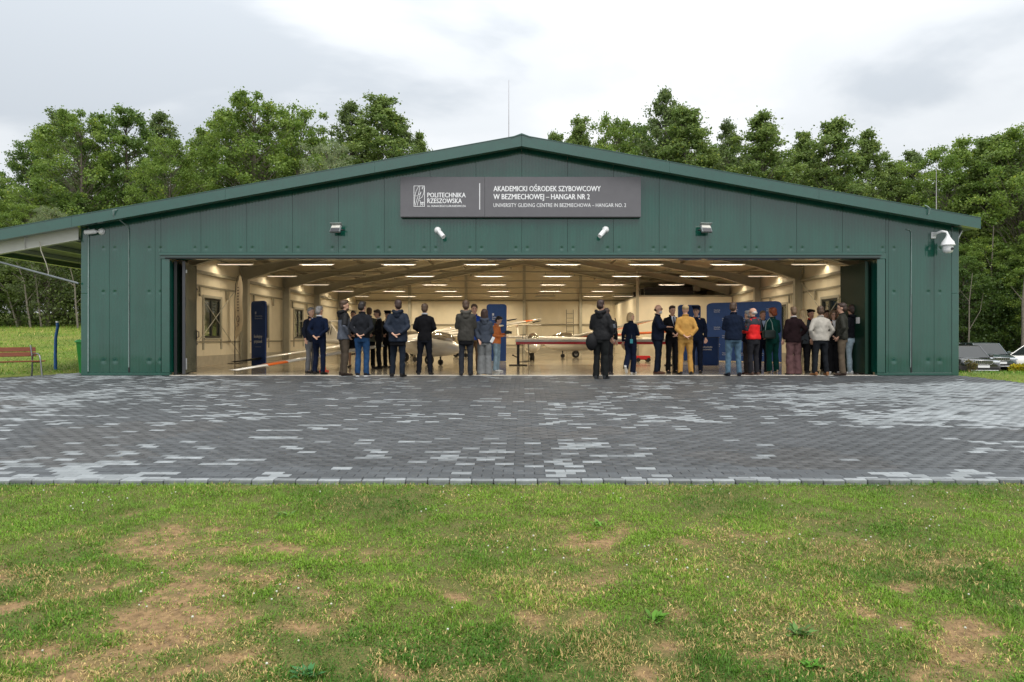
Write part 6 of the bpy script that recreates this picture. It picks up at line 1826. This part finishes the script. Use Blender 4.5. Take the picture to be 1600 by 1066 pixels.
LT = 'of the skyline trees left of the roof ridge'
tree(-30, 50, 262, 'broad', 0, 'broad tree cut by the left edge of the frame', 1.0)
tree(48, 56, 222, 'dark', 1, 'low dark tree on the far left slope of the skyline', .9)
tree(88, 60, 168, 'airy', 0, 'tall tree with open branches at the left end of the skyline', 1.35)
tree(128, 52, 178, 'broad', 1, 'broad yellow-green tree, leftmost of the full crowns on the skyline', 1.0)
tree(200, 55, 172, 'dark', 0, 'tall dark tree over the left corner of the hangar', 1.05)
tree(245, 60, 176, 'airy', 1, 'loose-crowned tree right of the tall dark tree over the left corner', 1.1)
tree(262, 50, 222, 'broad', 2, 'rounded lower tree between the left corner and the first skyline gap', .85)
tree(312, 62, 202, 'airy', 0, 'thin see-through tree in the first skyline gap', 1.0)
tree(355, 57, 180, 'broad', 0, 'left half of the big pair of round trees above the left roof slope', .95)
tree(398, 54, 152, 'broad', 1, 'tallest round tree above the left roof slope', 1.05)
tree(452, 56, 168, 'broad', 2, 'wide round tree right of the tallest one above the left roof slope', 1.0)
tree(540, 60, 160, 'airy', 1, 'tall airy tree behind the pale willow', 1.15)
tree(520, 49, 222, 'willow', 0, 'pale grey-green willow just above the left roof slope', .95)
tree(592, 58, 152, 'poplar', 0, 'tall ragged tree, highest of those left of the sign', 1.5)
tree(628, 60, 185, 'airy', 0, 'open-crowned tree on the left of the last skyline gap before the ridge', 1.0)
tree(660, 61, 208, 'poplar', 1, 'small spiky tree last on the left before the roof ridge', .8)
tree(880, 64, 206, 'poplar', 2, 'small tree tip first on the right of the roof ridge', .8)
tree(905, 58, 182, 'poplar', 0, 'narrow tree standing first right of the roof ridge', .85)
tree(945, 57, 192, 'broad', 2, 'yellowish round tree beside the narrow tree right of the ridge', .75)
tree(985, 60, 196, 'dark', 1, 'dark low crown below the tallest spire on the right', .8)
tree(1029, 56, 140, 'airy', 1, 'tallest slender spire on the right skyline', .85)
tree(1062, 62, 180, 'poplar', 1, 'slim tree between the tallest spire and the pale broad poplar', .8)
tree(1092, 54, 166, 'poplar', 2, 'pale broad poplar right of the tallest spire', 1.25)
tree(1142, 60, 184, 'airy', 0, 'thin wispy tree right of the pale broad poplar', .8)
tree(1196, 53, 178, 'poplar', 0, 'bushy poplar with a forked top above the right roof slope', 1.3)
tree(1245, 58, 205, 'poplar', 1, 'shorter poplar between two bushy ones above the right roof slope', 1.0)
tree(1285, 53, 190, 'poplar', 2, 'bushy poplar left of the wide sky gap', 1.2)
tree(1355, 54, 206, 'poplar', 1, 'single pointed poplar standing in the wide sky gap', .95)
tree(1320, 60, 262, 'dark', 0, 'low dark crown filling the sky gap near the roof', .8)
tree(1395, 56, 250, 'poplar', 0, 'low tree right of the pointed poplar', 1.0)
tree(1432, 58, 232, 'airy', 1, 'rounded airy tree left of the right lightning rod', 1.1)
tree(1480, 52, 222, 'broad', 1, 'broad tree behind the right lightning rod', .95)
tree(1530, 50, 218, 'poplar', 2, 'tall poplar beyond the right roof end', 1.4)
tree(1560, 56, 212, 'dark', 0, 'tall dark tree behind the parked cars', 1.1)
tree(1602, 48, 196, 'broad', 2, 'tallest broad tree at the right edge of the frame', 1.05)
tree(1650, 50, 205, 'broad', 0, 'broad tree cut by the right edge of the frame', 1.0)
# a lower and deeper row fills the wood behind
g = np.random.default_rng(77)
lo = [(-20, 46, 330, 'dark'), (30, 47, 318, 'broad'), (75, 46, 322, 'willow'), (110, 50, 300, 'dark'), (20, 64, 300, 'dark'), (100, 68, 285, 'dark'), (150, 66, 262, 'dark'), (225, 66, 255, 'dark'), (300, 66, 250, 'dark'),
      (-75, 55, 240, 'dark'), (375, 68, 235, 'dark'), (430, 68, 225, 'dark'), (490, 64, 225, 'dark'), (560, 66, 215, 'dark'), (1010, 66, 220, 'dark'), (1120, 66, 228, 'dark'), (1170, 66, 235, 'dark'), (1230, 66, 250, 'dark'),
      (1300, 66, 285, 'dark'), (1370, 66, 285, 'dark'), (1440, 64, 280, 'dark'), (1500, 62, 270, 'dark'), (1545, 66, 262, 'dark'), (1590, 62, 262, 'dark'),
      (1505, 46, 400, 'dark'), (1535, 47, 372, 'broad'), (1575, 46, 392, 'dark'), (1610, 45, 365, 'broad'), (1650, 46, 385, 'dark')]
desc = {'dark': 'dark tree', 'broad': 'leafy tree', 'willow': 'pale bushy tree'}
nl = nr = 0
for px, d, top, kd in lo:
    side = 'left' if px < 819 else 'right'
    if side == 'left': nl += 1; k = nl
    else: nr += 1; k = nr
    row = 'low front row' if d < 52 else 'rear row'
    where = ('beyond the meadow' if px < 128 else 'above the left roof slope') if side == 'left' else ('behind the car park' if px > 1495 else 'above the right roof slope')
    sz = 'taller' if top < 290 else 'shorter'
    tree(px, d, top, kd, k, '%s in the %s %s, %s from the left' % (desc[kd], row, where, ('1st 2nd 3rd 4th 5th 6th 7th 8th 9th 10th 11th 12th 13th 14th 15th 16th'.split())[k - 1]), 1.15)
# leaning bare trunks seen under the crowns at both sides
def bare(px, d, z1, lean, lab, r=.07):
    x = wx(px, d); zg = float(ground_z(x, d))
    e_ = empty('bare_tree', (x, d, zg)); tag(e_, lab, 'bare tree', 'bare trees at the wood edge')
    b = MB(); b.tube([(0, 0, -.1), (lean * .3, 0, z1 * .4), (lean * .55, .1, z1 * .7), (lean, 0, z1)], [r, r * .8, r * .6, r * .3], 6)
    b.build('trunk', M_BIRCH, e_)
    b = MB(); b.tube([(lean * .3, 0, z1 * .4), (lean * .3 + .7, 0, z1 * .6), (lean * .3 + .9, 0, z1 * .8)], [r * .4, r * .3, r * .1], 5)
    b.tube([(lean * .55, .1, z1 * .7), (lean * .5 - .8, 0, z1 * .85)], [r * .4, r * .1], 5); b.build('branch', M_BIRCH, e_)
bare(48, 44, 4.2, -.9, 'pale leaning trunk left of the blue post at the wood edge')
bare(65, 44.5, 4.5, -.8, 'forked pale trunk just left of the blue post at the wood edge')
bare(122, 43, 3.8, -.5, 'brownish trunk close to the hangar corner at the wood edge')
bare(28, 45, 3.2, -1.4, 'strongly leaning trunk at the far left of the wood edge')
bare(1512, 43, 6.0, .3, 'thin trunk behind the black car', .06)
bare(1548, 46, 9.5, .2, 'tall pale trunk behind the grey car', .09)
bare(1597, 42, 6.0, .2, 'thick pale trunk behind the white car', .11)

# undergrowth and shrubs along the wood edge
def scrub(name, x0, x1, y0, y1, n, h, seed, lab, cols):
    g = np.random.default_rng(seed)
    x = x0 + (x1 - x0) * g.random(n); y = y0 + (y1 - y0) * g.random(n)
    hh = h * (.45 + .9 * fbm(x, y, seed, 4, .35))
    z = ground_z(x, y) + hh * g.random(n) ** .8
    D = g.normal(size=(n, 3)); D /= np.linalg.norm(D, axis=1)[:, None]; ln = .15 * (.6 + .9 * g.random(n))
    Wv = np.cross(D, g.normal(size=(n, 3))); Wv /= np.linalg.norm(Wv, axis=1)[:, None]
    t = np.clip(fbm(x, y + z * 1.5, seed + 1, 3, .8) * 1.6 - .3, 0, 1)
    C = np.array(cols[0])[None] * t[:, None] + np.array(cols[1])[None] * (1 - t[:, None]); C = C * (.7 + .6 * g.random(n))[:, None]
    V, F, CC = kites(np.stack([x, y, z], 1), D * ln[:, None], Wv * (ln * .34)[:, None], np.cross(D, Wv) * .02, C, 1.0)
    o = bpy.data.objects.new(name, tri_mesh(name, V, F, CC, M_LEAF)); COL.objects.link(o); tag(o, lab, 'undergrowth', kind='stuff')
gc = ((.15, .20, .045), (.035, .065, .014))
scrub('undergrowth', -48, -13, 43.5, 50, 56000, 5.6, 91, 'dense undergrowth along the wood edge beyond the meadow', gc)
scrub('undergrowth', 22, 48, 43.5, 49, 46000, 6.0, 92, 'dense dark undergrowth behind the parked cars', ((.07, .125, .022), (.02, .045, .010)))
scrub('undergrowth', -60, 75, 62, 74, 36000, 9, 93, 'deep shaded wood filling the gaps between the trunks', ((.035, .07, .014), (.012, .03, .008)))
def shrub(px, d, r, h, n, cols, lab, cat='shrub', leaf=.06, flower=None):
    g = np.random.default_rng(int(px)); x = wx(px, d); zg = float(ground_z(x, d))
    e_ = empty('shrub', (x, d, zg)); tag(e_, lab, cat)
    u = g.normal(size=(n, 3)); u /= np.linalg.norm(u, axis=1)[:, None]; rr = g.random(n) ** .4
    P = u * rr[:, None] * np.array([r, r * .8, h / 2]) + np.array([0, 0, h / 2]); P[:, 0] += .1 * np.sin(P[:, 2] * 9); P = P[P[:, 2] > 0]; n = len(P)
    D = g.normal(size=(n, 3)); D /= np.linalg.norm(D, axis=1)[:, None]; ln = leaf * (.6 + .8 * g.random(n))
    Wv = np.cross(D, g.normal(size=(n, 3))); Wv /= np.linalg.norm(Wv, axis=1)[:, None]
    C = np.where((g.random(n) < .5)[:, None], np.array(cols[0])[None], np.array(cols[1])[None]) * (.7 + .6 * g.random(n))[:, None]
    V, F, CC = kites(P, D * ln[:, None], Wv * (ln * .35)[:, None], np.cross(D, Wv) * .01, C, 1.0)
    link('foliage', tri_mesh('foliage', V, F, CC, M_LEAF), e_)
    b = MB()
    for k in range(7):
        a = k * .9; b.tube([(0, 0, 0), (r * .5 * math.cos(a), r * .4 * math.sin(a), h * .5), (r * .8 * math.cos(a), r * .6 * math.sin(a), h * .85)], [.012, .008, .003], 4)
    b.build('stem', M_BARK, e_)
shrub(1588, 24.0, .30, .36, 2200, ((.62, .48, .02), (.42, .40, .03)), 'bright yellow-leaved shrub on the verge before the white car', leaf=.07)
shrub(1604, 23.6, .28, .36, 2000, ((.60, .47, .02), (.35, .36, .03)), 'yellow shrub cut by the right edge of the frame', leaf=.07)
shrub(1514, 20.5, .16, .42, 380, ((.12, .13, .03), (.22, .16, .06)), 'small thin brownish bush near the right hangar corner', leaf=.05)
b = MB(); b.bx(18.6, 24, 22.6, 22.72, float(ground_z(20, 22.7)) - .1, float(ground_z(20, 22.7)) + .03); o = b.build('kerb', mat('kerb_pale', (.4, .38, .34), rough=.8)); tag(o, kind='structure')

finish_texts()
